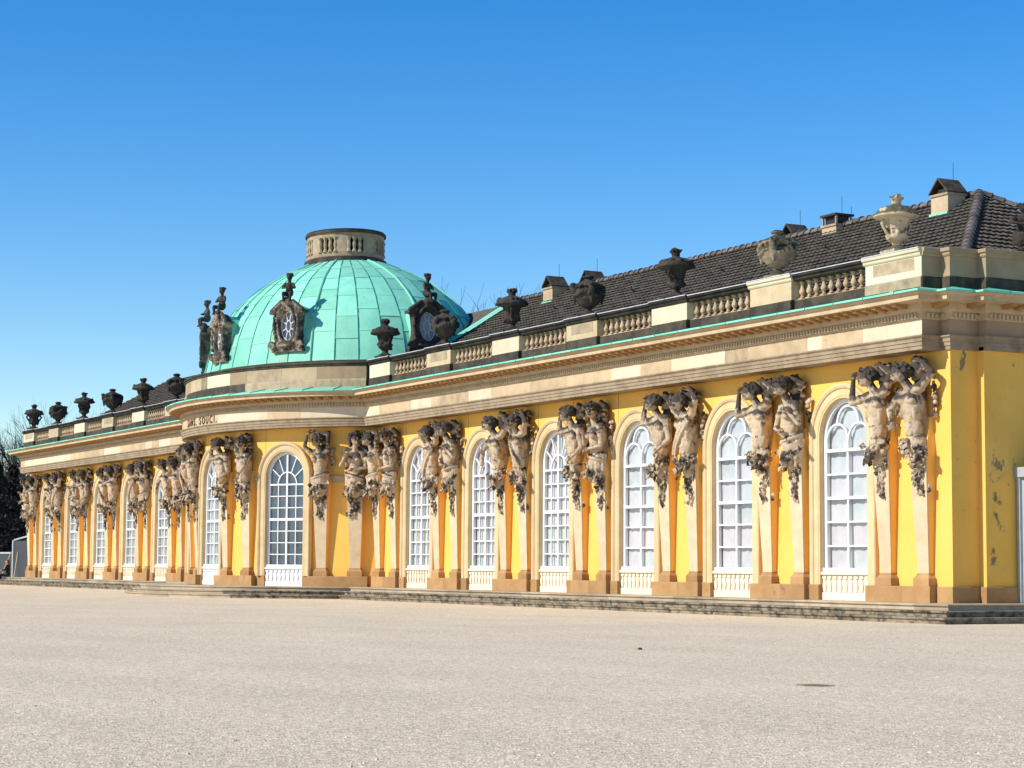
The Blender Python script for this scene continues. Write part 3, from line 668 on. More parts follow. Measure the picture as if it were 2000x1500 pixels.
# gilt-dark lettering in the frieze of the bow
def text_mesh(body_):
    cu = bpy.data.curves.new('t', 'FONT'); cu.body = body_; cu.size = .50; cu.extrude = .012; cu.space_character = 1.15
    o = bpy.data.objects.new('t', cu); COL.objects.link(o); dg = bpy.context.evaluated_depsgraph_get(); dg.update()
    me = bpy.data.meshes.new_from_object(o.evaluated_get(dg)); bpy.data.objects.remove(o); return me
LET = []
fr_tab = []
acc = 0; last = None
for k in range(1201):
    t = -60 + k * .1; p = ept(t, FA, FB)
    if last: acc += math.hypot(p[0] - last[0], p[1] - last[1])
    fr_tab.append((t, acc)); last = p
s0f = fr_tab[600][1]
def frieze_t(s):
    return min(fr_tab, key=lambda q: abs(q[1] - s0f - s))[0]
words = 'SANS. SOUCI.'; adv = [.38, .40, .42, .38, .20, .26, .38, .46, .44, .42, .24, .2]; span = sum(adv); u = -span / 2 - .2
for ch, w in zip(words, adv):
    if ch != ' ':
        t = frieze_t(u + w / 2); p = ept(t, FA, FB); n = enorm(t, FA, FB)
        me = text_mesh(ch); me.materials.append(MAT['letter'])
        xs = [v.co.x for v in me.vertices]; mid = (min(xs) + max(xs)) / 2
        for v in me.vertices: v.co.x = (v.co.x - mid) * .92
        obj('letter', me, None, ent, (p[0] + n.x * .012, p[1] + n.y * .012, 7.35), (R(90), 0, math.atan2(n.y, n.x) + math.pi / 2))
    u += w
# ================================================================== PARAPET
PP = offset_path(FR, -.12); PL = lens(PP); pr0, pr1, pb1, pl1 = PL[I0], PL[I1], PL[I2], PL[I3]
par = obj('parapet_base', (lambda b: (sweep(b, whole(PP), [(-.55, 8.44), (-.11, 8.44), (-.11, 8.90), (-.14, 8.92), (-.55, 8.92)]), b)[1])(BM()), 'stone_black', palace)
def sx(x): return pr0 + (46.18 - x) if x > 0 else pl1 - (x + 46.18)          # arc position of a facade x on the wings
CAPP = [(-.62, 9.50), (.02, 9.50), (.05, 9.54), (.05, 9.60), (.10, 9.63), (.10, 9.715), (.08, 9.73), (-.62, 9.745)]
bprof = [(.055, 0), (.075, .02), (.075, .05), (.04, .07), (.05, .11), (.09, .17), (.098, .22), (.085, .28), (.055, .36), (.045, .42), (.05, .47), (.07, .48), (.07, .51), (.08, .515), (.08, .56)]
bm = BM(); lathe(bm, bprof, 12); box(bm, -.09, .09, -.09, .09, -.05, 0); box(bm, -.085, .085, -.085, .085, .56, .60); BAL = bpy.data.meshes.new('baluster'); bm.to_mesh(BAL); bm.free(); BAL.materials.append(MAT['stone']); BAL.materials[0] = MAT['baluster']
urn_spots = []
for sgn in (1, -1):
    for i, x in enumerate(PC):
        hw = 1.07; x0, x1 = sgn * x - hw, sgn * x + hw
        if i == 6: x0, x1 = (x - hw, 46.16) if sgn > 0 else (-46.16, -x + hw)
        if i == 0: x0, x1 = (9.6, x1) if sgn > 0 else (x0, -9.6)
        sa, sb = sx(x1), sx(x0)
        near = sgn > 0 and i >= 4
        pier = obj('parapet_pier', (lambda b: (sweep(b, cut(PP, sa, sb), [(-.58, 8.942), (0, 8.942), (0, 9.498), (-.58, 9.498)]), b)[1])(BM()), 'stone' if i % 2 else 'stone_fresh', palace)
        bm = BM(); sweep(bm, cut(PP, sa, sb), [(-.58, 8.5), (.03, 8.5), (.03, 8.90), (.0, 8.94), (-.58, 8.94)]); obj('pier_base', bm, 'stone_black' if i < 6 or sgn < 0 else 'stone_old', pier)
        if i in (1, 3, 6): bm = BM(); sweep(bm, cut(PP, sa + .3, sb - .35), [(-.1, 9.14), (.008, 9.14), (.008, 9.47), (-.1, 9.47)]); obj('patch_stone', bm, 'stone_old', pier)
        bm = BM(); sweep(bm, cut(PP, sa - .06 if i < 6 or sgn < 0 else sa, sb + .06), CAPP); obj('pier_cap', bm, 'stone_fresh' if near and i != 4 else 'lead', pier)
        bm = BM(); sweep(bm, cut(PP, sa - .055 if i < 6 or sgn < 0 else sa, sb + .055), [(-.62, 9.748), (.08, 9.733), (.115, 9.718), (.115, 9.742), (.08, 9.753), (-.62, 9.768)]); obj('cap_flashing_lit', bm, 'flashing_lit', pier)  # flashing strip whose pale colour paints the sunlit edge of the cap
        urn_spots.append((sgn * x, i, sgn))
    for i, x in enumerate(WC):
        x0, x1 = PC[i] + 1.07, PC[i + 1] - 1.07; a, b = (x0, x1) if sgn > 0 else (-x1, -x0); sa, sb = sx(b), sx(a)
        bal = obj('balustrade_rail', (lambda q: (sweep(q, cut(PP, sa + .061, sb - .061), [(-.46, 9.49), (-.07, 9.49), (-.03, 9.53), (-.03, 9.60), (.03, 9.63), (.03, 9.69), (.01, 9.705), (-.46, 9.72)]), q)[1])(BM()), 'lead', palace)
        bm = BM(); sweep(bm, cut(PP, sa + .002, sb - .002), [(-.42, 8.922), (-.13, 8.922), (-.13, 8.94), (-.42, 8.94)]); obj('balustrade_curb', bm, 'stone_old', bal)
        bm = BM(); sweep(bm, cut(PP, sa + .063, sb - .063), [(-.46, 9.723), (.01, 9.709), (.045, 9.70), (.045, 9.722), (.01, 9.732), (-.46, 9.745)]); obj('rail_flashing_lit', bm, 'flashing_lit', bal)  # pale strip: sunlight on the rail's top edge put into the colour
        n = 10
        for k in range(n): obj('baluster', BAL, None, bal, (a + (b - a) * (k + .5) / n, -.60 + .28, 8.985), (0, 0, 0), (1, 1, .86))
# parapet at the building ends and round the bow
for (sa, sb) in ((0, pr0 - .001), (pl1 + .001, PL[-1])):
    pe = obj('parapet_wall', (lambda b: (sweep(b, cut(PP, sa, sb), [(-.5, 8.942), (0, 8.942), (0, 9.498), (-.5, 9.498)]), b)[1])(BM()), 'stone_grey_and_shade', palace)  # shade of the end parapet put into a darker stone colour
    bm = BM(); sweep(bm, cut(PP, sa, sb), [(-.5, 8.5), (.03, 8.5), (.03, 8.90), (0, 8.94), (-.5, 8.94)]); obj('parapet_foot', bm, 'stone_black', pe)
    bm = BM(); sweep(bm, cut(PP, sa, sb), [(-.5, 9.50), (.02, 9.50), (.05, 9.54), (.05, 9.60), (.10, 9.63), (.10, 9.715), (.08, 9.73), (-.5, 9.745)]); obj('parapet_cap', bm, 'stone_grey_and_shade', pe)  # cap takes the same darker stone, with the shade painted in
s = pr1 + .05; r = random.Random(12)
drum = obj('drum_cap', (lambda b: (sweep(b, cut(PP, pr1 + .02, pb1 - .02), [(-.9, 9.52), (.0, 9.52), (.04, 9.55), (.04, 9.60), (.10, 9.64), (.10, 9.70), (-.3, 9.76), (-.9, 9.80)]), b)[1])(BM()), 'stone_black', palace)
while s < pb1 - .2:
    e = min(s + r.choice((.8, 1.3, 1.9, 2.3)), pb1 - .05)
    if pb1 - e < .5: e = pb1 - .05
    bm = BM(); d = r.uniform(-.008, .004); sweep(bm, cut(PP, s + .004, e - .004), [(-.5, 8.97), (d, 8.97), (d, 9.518), (-.5, 9.518)]); obj('drum_block', bm, r.choice(('stone', 'stone_old', 'stone_fresh', 'stone_old', 'stone_grey_and_shade')), drum)
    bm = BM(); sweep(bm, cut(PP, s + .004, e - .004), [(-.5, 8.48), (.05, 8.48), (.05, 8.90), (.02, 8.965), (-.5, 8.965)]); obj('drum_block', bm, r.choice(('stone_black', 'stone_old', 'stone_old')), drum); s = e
# ================================================================== URNS
def lumps(bm, r, n, rad, z0, z1, s0, s1):
    for k in range(n):
        a = r.uniform(0, 6.28); z = r.uniform(z0, z1); ell(bm, (rad * math.cos(a), rad * math.sin(a), z), (r.uniform(s0, s1), r.uniform(s0, s1), r.uniform(s0, s1)), 1, (r.random() * 3, r.random() * 3, 0))
def urn_tall(seed):
    r = random.Random(seed); bm = BM()
    box(bm, -.34, .34, -.34, .34, 0, .10); lathe(bm, [(.26, .10), (.27, .14), (.14, .20), (.12, .30), (.20, .34), (.28, .42), (.30, .50), (.24, .56), (.23, .66), (.28, .84), (.34, .98), (.36, 1.00)], 20)
    lathe(bm, [(.30, .93), (.57, .97), (.65, 1.01), (.63, 1.07), (.53, 1.17), (.37, 1.27), (.18, 1.34)], 22, wob=.03, r=r)
    lathe(bm, [(.16, 1.28), (.12, 1.36), (.15, 1.42), (.10, 1.5)], 12)
    for k in range(16):
        a = k / 16 * 6.28; cap(bm, (.235 * math.cos(a), .235 * math.sin(a), .56), (.33 * math.cos(a), .33 * math.sin(a), .95), .03, .04, 6)
    lumps(bm, r, 26, .28, .36, .60, .05, .10); lumps(bm, r, 26, .50, 1.08, 1.2, .05, .11); lumps(bm, r, 16, .09, 1.46, 1.60, .06, .11)
    for k in range(9): a = k * .7; cap(bm, (.05 * math.cos(a), .05 * math.sin(a), 1.44), (.2 * math.cos(a), .2 * math.sin(a), 1.56 + .05 * math.sin(k * 2.3)), .05, .035, 6)
    for s in (-1, 1): cap(bm, (s * .33, 0, .98), (s * .5, 0, .8), .06, .05, 8); cap(bm, (s * .5, 0, .8), (s * .32, 0, .55), .05, .06, 8)
    return remeshed(bm, .028, 'urn_body', 1)
def urn_wide(seed):
    r = random.Random(seed); bm = BM()
    box(bm, -.32, .32, -.32, .32, 0, .08); lathe(bm, [(.27, .08), (.26, .12), (.13, .20), (.12, .27), (.2, .31), (.34, .40), (.46, .56), (.50, .72), (.49, .86), (.40, .96), (.36, 1.02)], 22)
    lathe(bm, [(.36, 1.0), (.50, 1.05), (.50, 1.10), (.36, 1.17), (.22, 1.23), (.14, 1.27), (.13, 1.31), (.22, 1.35), (.22, 1.38), (.10, 1.44)], 20)
    for k in range(20): a = k / 20 * 6.28; cap(bm, (.22 * math.cos(a), .22 * math.sin(a), .34), (.46 * math.cos(a), .46 * math.sin(a), .60), .02, .035, 6)
    for k in range(26):                                    # hanging festoon
        a = k / 26 * 6.28; z = .86 - .16 * abs(math.sin(a * 2)); ell(bm, (.52 * math.cos(a), .52 * math.sin(a), z), r.uniform(.07, .115), 1)
    for a in (.5, 2.1, 3.7, 5.2):                              # masks
        c = Vector((.52 * math.cos(a), .52 * math.sin(a), .90)); ell(bm, c, (.13, .13, .18)); ell(bm, c * 1.12 + Vector((0, 0, -.12)), (.05, .05, .05)); lumps_at = [ell(bm, c + Vector((r.uniform(-.1, .1), r.uniform(-.1, .1), r.uniform(.08, .22))), r.uniform(.05, .09), 1) for _ in range(7)]
        cap(bm, c + Vector((0, 0, -.15)), c * .95 + Vector((0, 0, -.42)), .08, .04, 8)
    lumps(bm, r, 18, .44, 1.0, 1.1, .05, .1)
    return remeshed(bm, .028, 'urn_body', 1)
UT, UW = urn_tall(1), urn_wide(2)
UMESH = {}
def urn_copy(base, mat):
    if (base.name, mat) not in UMESH: m = base.copy(); m.materials.clear(); m.materials.append(MAT[mat]); UMESH[(base.name, mat)] = m
    return UMESH[(base.name, mat)]
ordn = ['first', 'second', 'third', 'fourth', 'fifth', 'sixth', 'last']
for x, i, sgn in urn_spots:
    tall = i % 2 == 0; mat = 'urn_black'
    if sgn > 0: mat = {6: 'urn_light', 5: 'urn_mixed'}.get(i, 'urn_black')
    u = obj('stone_urn', urn_copy(UT if tall else UW, mat), None, None, (x, -.33, 9.762), (0, 0, i * 1.3), (1, 1, 1.02))
    shape = 'tall stone urn with broad lid and flame' if tall else 'round-bellied stone urn with festoons and masks'
    tone = {'urn_light': 'sandy ', 'urn_mixed': 'stained brown ', 'urn_black': 'blackened '}[mat]
    side = 'towards the tiled roof hip' if sgn > 0 else 'towards the bare trees'
    where = f'{ordn[i]} pier from the dome {side}'
    tag(u, f'{tone}{"tall flame-topped" if tall else "round festooned"} urn, {where}', 'urn', 'urns standing along the parapet')
    bm = BM(); tube(bm, [(0, 0, 0), (0, 0, .95)], .012, 5)
# ================================================================== ROOF
ZE, YE, YR_, ZR, XE, XR = 8.75, .55, 7.0, 12.86, 46.3, 39.9
def tile_slope(bm, o, du, dv, width_fn, vlen, tw=.25, th=.31):
    """rows of interlocking pantiles; o origin at the eave, du along the eave, dv up the slope, width_fn(v) -> (u0, u1)"""
    o, du, dv = Vector(o), Vector(du), Vector(dv); n = du.cross(dv).normalized()
    rows = int(vlen / th); pr = [(0, .01), (.28, .0), (.55, .012), (.8, .036), (1.0, .01)]
    for j in range(rows + 1):
        v0 = j * th; v1 = min(v0 + th + .05, vlen); u0, u1 = width_fn(min(v0 + th / 2, vlen)); k0 = int(math.floor(u0 / tw)); k1 = int(math.ceil(u1 / tw)); prev = None; prevl = None
        pts = []
        for k in range(k0, k1):
            jit = rnd.uniform(-.011, .011)
            for f, h in pr[:-1]:
                uu = (k + f) * tw
                if u0 - .02 <= uu <= u1 + .02: pts.append((uu, h + jit))
        for (uu, h) in pts:
            a = bm.verts.new(o + du * uu + dv * v0 + n * (.075 + h)); b = bm.verts.new(o + du * uu + dv * v1 + n * (.0 + h)); c = bm.verts.new(o + du * uu + dv * (v0 + .09) + n * (-.02))
            if prev: bm.faces.new((prev[0], a, b, prev[1])); bm.faces.new((prev[2], c, a, prev[0]))
            prev = (a, b, c)
SL = math.hypot(YR_ - YE, ZR - ZE); dvF = ((0, (YR_ - YE) / SL, (ZR - ZE) / SL))
roof_bm = BM()
for p in (((-XE, YE, ZE), (XE, YE, ZE), (XR, YR_, ZR), (-XR, YR_, ZR)), ((XE, YE, ZE), (XE, 2 * YR_ - YE, ZE), (XR, YR_, ZR)),
          ((-XE, 2 * YR_ - YE, ZE), (-XE, YE, ZE), (-XR, YR_, ZR)), ((XE, 2 * YR_ - YE, ZE), (-XE, 2 * YR_ - YE, ZE), (-XR, YR_, ZR), (XR, YR_, ZR))):
    roof_bm.faces.new([roof_bm.verts.new((a, b, c - .03)) for a, b, c in p])
box(roof_bm, -46.2, 46.2, -.2, 14, 8.46, 8.74)
roof = obj('roof', roof_bm, 'tile', palace)
bm = BM()
tile_slope(bm, (0, YE, ZE), (1, 0, 0), dvF, lambda v: (8.6, XE - (XE - XR) * v / SL), SL)
tile_slope(bm, (0, YE, ZE), (1, 0, 0), dvF, lambda v: (-(XE - (XE - XR) * v / SL), -8.6), SL)
se = math.hypot(XE - XR, ZR - ZE); dvE = (-(XE - XR) / se, 0, (ZR - ZE) / se)
tile_slope(bm, (XE, 0, ZE), (0, 1, 0), dvE, lambda v: (YE + (YR_ - YE) * v / se, 2 * YR_ - YE - (YR_ - YE) * v / se), se)
obj('roof_tiles', bm, 'tile', roof, kind='stuff')
def ridge_tile_mesh():
    bm = BM(); rings = []
    for (y, s) in ((-.22, 1.12), (-.16, 1.12), (-.155, 1.0), (.24, .86)):
        rings.append([bm.verts.new((.17 * s * math.cos(a), y, .17 * s * math.sin(a) - .02)) for a in [math.pi * k / 8 for k in range(9)]])
    for a, b in zip(rings, rings[1:]):
        for k in range(8): bm.faces.new((a[k], b[k], b[k + 1], a[k + 1]))
    bm.faces.new(rings[0][::-1]); bm.faces.new(rings[-1]); me = bpy.data.meshes.new('ridge_tile'); bm.to_mesh(me); bm.free(); me.materials.append(MAT['ridge_clay']); return me
RT = ridge_tile_mesh()
x = 9.3
while x < XR + .1: obj('ridge_tile', RT, None, roof, (x, YR_, ZR + .03 + rnd.uniform(-.012, .012)), (0, 0, R(90) + rnd.uniform(-.04, .04))); x += .40
def hip(a, b, name='hip_tile', s=.92):
    a, b = Vector(a), Vector(b); d = (b - a); n = int(d.length / .40); q = d.to_track_quat('Y', 'Z')
    for k in range(n):
        o = obj(name, RT, None, roof, a + d * ((k + .5) / n) + Vector((0, 0, .07)), None, (s, s, s)); o.rotation_mode = 'QUATERNION'; o.rotation_quaternion = q
hip((XE, YE, ZE), (XR, YR_, ZR)); hip((XE, 2 * YR_ - YE, ZE), (XR, YR_, ZR))
# copper strip where the tiles meet the dome
bm = BM(); tile_w = .5
for k in range(2):
    u0 = 8.2 + k * .5; v = [Vector((u0 + a, YE, ZE)) + Vector(dvF) * b + Vector((0, -.05, .10)) for a, b in ((0, 2.2), (.47, 2.2), (.47, SL), (0, SL))]; bm.faces.new([bm.verts.new(p) for p in v])
obj('copper_strip', bm, 'copper', roof)
def chimney(x, y, cap_, w=.62, h=1.0, zb=12.1):
    c = empty('chimney', (x, y, zb)); c.parent = palace; c.scale = (.66, .85, .74)
    bm = BM(); box(bm, -w, w, -.42, .42, 0, h); obj('stack', bm, 'stone', c)
    bm = BM(); box(bm, -w - .05, w + .05, -.47, .47, h, h + .1); obj('band', bm, 'stone_old', c)
    if cap_:
        bm = BM()
        for s in (-1, 1):
            v = [(s * (w + .04), -.5, h + .1), (s * (w + .04), .5, h + .1), (0, .5, h + .1 + .62), (0, -.5, h + .1 + .62)]; up_ = .07
            lo = [bm.verts.new(p) for p in v]; hi = [bm.verts.new((p[0] + s * .03, p[1], p[2] + up_)) for p in v]
            bm.faces.new(lo); bm.faces.new(hi[::-1])
            for k in range(4): bm.faces.new((lo[k], hi[k], hi[(k + 1) % 4], lo[(k + 1) % 4]))
        obj('gable_slab', bm, 'stone_black', c)
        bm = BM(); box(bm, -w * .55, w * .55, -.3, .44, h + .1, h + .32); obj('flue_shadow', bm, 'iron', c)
    else:
        bm = BM()
        for sx_ in (-1, 1):
            for sy in (-1, 1): box(bm, sx_ * w - .09 * (sx_ > 0) - 0 * sx_, sx_ * w + .09 * (sx_ < 0), sy * .42 - .09 * (sy > 0), sy * .42 + .09 * (sy < 0), h + .1, h + .5)
        obj('corner_post', bm, 'stone_old', c); bm = BM(); box(bm, -w - .06, w + .06, -.48, .48, h + .5, h + .6); obj('top_slab', bm, 'stone_black', c)
        bm = BM(); box(bm, -w + .12, w - .12, -.3, .3, h + .1, h + .48); obj('flue', bm, 'iron', c)
    bm = BM(); box(bm, -w - .05, w + .05, -.5, -.43, -.08, .26); frustum(bm, (-w - .12, w + .12, -1.0, -.42, -.42), (-w - .05, w + .05, -.55, -.42, .02)); obj('copper_flashing', bm, 'copper', c)
    bm = BM(); tube(bm, [(.1, .2, h), (.1, .2, h + 1.5)], .012, 5); obj('lightning_rod', bm, 'iron', c)
for x, cp, y in ((39.2, 1, 6.3), (32.6, 0, 6.9), (29.6, 1, 7.3), (31.2, 1, 8.4), (15.6, 1, 7.0), (13.4, 1, 6.4)): chimney(x, y, cp)
r = random.Random(77)
hk = BM(); tube(hk, [(0, 0, 0), (0, -.16, .02), (0, -.2, .1), (0, -.17, .17)], .022, 5); HK = bpy.data.meshes.new('roof_hook'); hk.to_mesh(HK); hk.free(); HK.materials.append(MAT['iron'])
for v in (2.6, 5.2):
    x = 11 + v
    while x < XE - v - 1:
        p = Vector((x, YE, ZE)) + Vector(dvF) * v; obj('roof_hook', HK, None, roof, (p.x, p.y - .03, p.z + .09)); x += 3.1
# ================================================================== DOME
HS = 6.65; DA, DB = 8.9, 6.14
DPROF = [(6.80, 9.80), (6.72, 10.2), (6.63, 10.55), (6.42, 11.3), (6.10, 12.05), (5.5, 12.88), (4.98, 13.42), (4.2, 14.06), (3.15, 14.68), (1.95, 15.2), (1.6, 15.3)]
def dr(z):
    for (r0, z0), (r1, z1) in zip(DPROF, DPROF[1:]):
        if z0 <= z <= z1: return r0 + (r1 - r0) * (z - z0) / (z1 - z0)
    return DPROF[-1][0] if z > 15 else DPROF[0][0]
def dpt(t, z, o=0):
    k = (dr(z) + o) / HS; return (DA * k * math.sin(R(t)), CY - DB * k * math.cos(R(t)), z)
bm = BM(); rings = []
for (rr, z) in DPROF: rings.append([bm.verts.new(dpt(t * 5, z, -.05)) for t in range(72)])
for a, b in zip(rings, rings[1:]):
    for k in range(72): bm.faces.new((a[k], a[(k + 1) % 72], b[(k + 1) % 72], b[k]))
bm.faces.new(rings[-1]); dome = obj('dome', bm, 'copper_dark', palace, smooth=True)
NG = 40; r = random.Random(4)
for gdx in range(NG):
    t0, t1 = -180 + 360 * gdx / NG, -180 + 360 * (gdx + 1) / NG
    z = 9.82; off = .35 * (gdx % 2)
    while z < 15.18:
        zn = min(z + (1.05 if z < 13 else .62) + (off if z < 9.9 else 0), 15.2); bm = BM(); n = 3; o = r.uniform(-.006, .012); rows = []
        for j in range(5):
            zz = z + (zn - z) * j / 4; rows.append([bm.verts.new(dpt(t0 + (t1 - t0) * (.012 + .976 * k / n), zz + (.006 if j == 0 else -.006 if j == 4 else 0), o + (.014 if j == 0 else 0))) for k in range(n + 1)])
        for a, b in zip(rows, rows[1:]):
            for k in range(n): bm.faces.new((a[k], a[k + 1], b[k + 1], b[k]))
        obj('copper_sheet', bm, 'copper_rust' if r.random() < .22 and z < 10.6 else 'copper', dome, smooth=True); z = zn
    bm = BM(); big = gdx % 5 == 0; w = .06 if big else .022; h = .10 if big else .06
    tube(bm, [dpt(t0, 9.82 + 5.38 * k / 14, h * .3) for k in range(15)], [w] * 15, 6 if not big else 8); obj('rib' if big else 'seam', bm, 'copper' if big else 'copper_dark', dome)
bm = BM(); pts = [dpt(t * 5, 9.80, .06) for t in range(73)]; tube(bm, pts, .10, 6); obj('foot_ring', bm, 'stone_black', dome)
# lantern ring with oval openings
LA, LB = 2.15, 1.78
def lpt(t, k, z): return (LA * k * math.sin(R(t)), CY - LB * k * math.cos(R(t)), z)
lan = obj('lantern', (lambda b: [b, [(lambda ring0, ring1: [b.faces.new((ring0[k], ring0[(k + 1) % 72], ring1[(k + 1) % 72], ring1[k])) for k in range(72)])(*p) for p in (lambda rs: zip(rs, rs[1:]))([[b.verts.new(lpt(t * 5, k, z)) for t in range(72)] for k, z in ((1.06, 15.12), (1.06, 15.36), (1.02, 15.42), (1.0, 15.46), (.80, 15.46), (.80, 16.5), (.9, 16.5))])]][0])(BM()), 'iron', palace)
bm = BM()
def lring(z0, z1, k0, k1, mat):
    bm = BM(); P = [lpt(t * 5, 1, 0)[:2] for t in range(0, 73)]; rows = []
    for t in range(72): rows.append([bm.verts.new(lpt(t * 5, kk, z)) for kk, z in ((k0, z0), (k1, z0), (k1, z1), (k0, z1))])
    for i in range(72):
        a, b = rows[i], rows[(i + 1) % 72]
        for k in range(4): bm.faces.new((a[k], b[k], b[(k + 1) % 4], a[(k + 1) % 4]))
    bmesh.ops.recalc_face_normals(bm, faces=bm.faces); return obj('lantern_ring', bm, mat, lan)
lring(15.10, 15.40, .7, 1.07, 'stone_black'); lring(15.40, 15.66, .7, 1.0, 'stone_old'); lring(16.36, 16.58, .7, 1.0, 'stone_old'); lring(16.58, 16.70, .6, 1.05, 'stone_black'); lring(16.70, 16.76, .0, 1.02, 'lead')
for k in range(8):                                          # panels: pier plus pierced tracery
    tc_ = k * 45 + 12
    bm = BM()
    for (ta, tb) in ((-10, 10),):
        rows = [[bm.verts.new(lpt(tc_ + ta + (tb - ta) * j / 4, kk, z)) for kk, z in ((.82, 15.66), (1.0, 15.66), (1.0, 16.36), (.82, 16.36))] for j in range(5)]
        for a, b in zip(rows, rows[1:]):
            for i in range(4): bm.faces.new((a[i], b[i], b[(i + 1) % 4], a[(i + 1) % 4]))
        bm.faces.new(rows[0][::-1]); bm.faces.new(rows[-1])
    obj('lantern_pier', bm, 'stone_old', lan)
    for j in range(4):
        t = tc_ + 10 + 25 * j / 3; bm = BM(); c = lpt(t, .98, 0)
        tube(bm, [(c[0], c[1], 15.66), (c[0], c[1], 15.82), (c[0], c[1], 16.0), (c[0], c[1], 16.2), (c[0], c[1], 16.36)], [.13, .07, .10, .07, .14], 8); obj('tracery_bar', bm, 'stone_old', lan)
# ---- bull's-eye dormers
def putto():
    bm = BM()
    ell(bm, (0, 0, .30), (.20, .18, .22)); ell(bm, (0, 0, .55), (.18, .14, .24)); cap(bm, (0, 0, .7), (.02, -.02, .86), .08, .08, 8); ell(bm, (.02, -.04, .98), (.13, .145, .155)); ell(bm, (.02, -.18, .96), (.03, .03, .04)); ell(bm, (.02, .0, 1.06), (.15, .15, .12))
    for k in range(12): a = k * .52; ell(bm, (.02 + .13 * math.cos(a), .13 * math.sin(a), 1.06 + .03 * (k % 3)), .055, 1)
    for s in (-1, 1): cap(bm, (s * .17, 0, .7), (s * .29, -.1, .5), .07, .055, 8); cap(bm, (s * .29, -.1, .5), (s * .12, -.26, .48), .055, .04, 8); hand(bm, (s * .12, -.26, .48), (-s, -.3, 0), s, .5); cap(bm, (s * .10, -.05, .22), (s * .17, -.36, .24), .11, .085, 8); cap(bm, (s * .17, -.36, .24), (s * .15, -.36, -.08), .08, .055, 8); cap(bm, (s * .15, -.36, -.08), (s * .15, -.46, -.11), .05, .035, 8)
    return remeshed(bm, .024, 'seated_child', 1)
PUT = putto(); PUT.materials.append(MAT['sculpture_dark'])
def dormer_stone():
    bm = BM()
    def ring(rx, rz, w, y, n=28):
        for k in range(n):
            a, b = 6.2832 * k / n, 6.2832 * (k + 1) / n; cap(bm, (rx * math.cos(a), y, 1.05 + rz * math.sin(a)), (rx * math.cos(b), y, 1.05 + rz * math.sin(b)), w, w, 7)
    # body plate with an oval hole
    out = [(-.86, 0.0), (-.72, .35), (-.66, .9), (-.74, 1.55), (-.82, 1.68), (-.6, 1.9), (-.32, 2.05), (0, 2.15), (.32, 2.05), (.6, 1.9), (.82, 1.68), (.74, 1.55), (.66, .9), (.72, .35), (.86, 0)]
    n = 30; 
    def oval(k): a = -1.5708 - 6.2832 * k / n; return (.44 * math.cos(a), 1.05 + .64 * math.sin(a))
    def outer(k):
        L = [0]; Q = out + [out[0]]
        for p, q in zip(Q, Q[1:]): L.append(L[-1] + math.hypot(q[0] - p[0], q[1] - p[1]))
        s = (k / n * L[-1] - .86) % L[-1]
        for i in range(len(Q) - 1):
            if L[i] <= s <= L[i + 1]: f = (s - L[i]) / (L[i + 1] - L[i]); return (Q[i][0] + (Q[i + 1][0] - Q[i][0]) * f, Q[i][1] + (Q[i + 1][1] - Q[i][1]) * f)
    rows = []
    for k in range(n):
        a, b = oval(k), outer(k); rows.append([bm.verts.new((a[0], -.16, a[1])), bm.verts.new((b[0], -.12, b[1])), bm.verts.new((b[0], .25, b[1])), bm.verts.new((a[0], .25, a[1]))])
    for i in range(n):
        a, b = rows[i], rows[(i + 1) % n]
        for k in range(4): bm.faces.new((a[k], b[k], b[(k + 1) % 4], a[(k + 1) % 4]))
    bmesh.ops.recalc_face_normals(bm, faces=bm.faces)
    ring(.50, .70, .065, -.17)
    r = random.Random(9)
    for s in (-1, 1):
        for k in range(9): a = k * .75; rr = .20 - .017 * k; cap(bm, (s * (.80 + rr * math.cos(a)), -.2, .18 + rr * math.sin(a)), (s * (.80 + (rr - .017) * math.cos(a + .75)), -.2, .18 + (rr - .017) * math.sin(a + .75)), .07, .065, 7)
        for k in range(12): t = k / 11; ell(bm, (s * (.60 + .1 * math.sin(t * 3)), -.2, 1.75 - 1.25 * t), r.uniform(.07, .11), 1)
        box(bm, *sorted((s * .60, s * .98)), -.24, .26, 1.58, 1.72); cap(bm, (s * .9, -.14, 1.74), (s * .34, -.14, 2.12), .10, .10, 8)
    for k in range(16): a = math.pi * k / 15; ell(bm, (.5 * math.cos(a), -.24, 1.28 + .62 * math.sin(a)), r.uniform(.07, .12), 1)
    ell(bm, (0, -.18, 2.1), (.28, .22, .22)); ell(bm, (0, -.2, .22), (.5, .16, .15)); box(bm, -.9, .9, -.12, .25, -.1, .06)
    return remeshed(bm, .03, 'dormer', 1)
DOR = dormer_stone(); DOR.materials.append(MAT['sculpture_dark']); DOR2 = DOR.copy(); DOR2.materials.clear(); DOR2.materials.append(MAT['dormer'])
bm = BM()
for k in range(24): a, b = 6.2832 * k / 24, 6.2832 * (k + 1) / 24; bar(bm, (.43 * math.cos(a), 1.05 + .63 * math.sin(a)), (.43 * math.cos(b), 1.05 + .63 * math.sin(b)), .05, -.02, .03); bar(bm, (.14 * math.cos(a), 1.05 + .24 * math.sin(a)), (.14 * math.cos(b), 1.05 + .24 * math.sin(b)), .03, -.02, .03)
for k in range(8): a = 6.2832 * k / 8 + .39; bar(bm, (.14 * math.cos(a), 1.05 + .24 * math.sin(a)), (.43 * math.cos(a), 1.05 + .63 * math.sin(a)), .03, -.02, .03)
OVB = bpy.data.meshes.new('oval_sash'); bm.to_mesh(OVB); bm.free(); OVB.materials.append(MAT['white_paint'])
bm = BM(); bm.faces.new([bm.verts.new((.45 * math.cos(6.2832 * k / 24), .035, 1.05 + .65 * math.sin(6.2832 * k / 24))) for k in range(24)]); OVG = bpy.data.meshes.new('pane'); bm.to_mesh(OVG); bm.free(); OVG.materials.append(MAT['glass'])
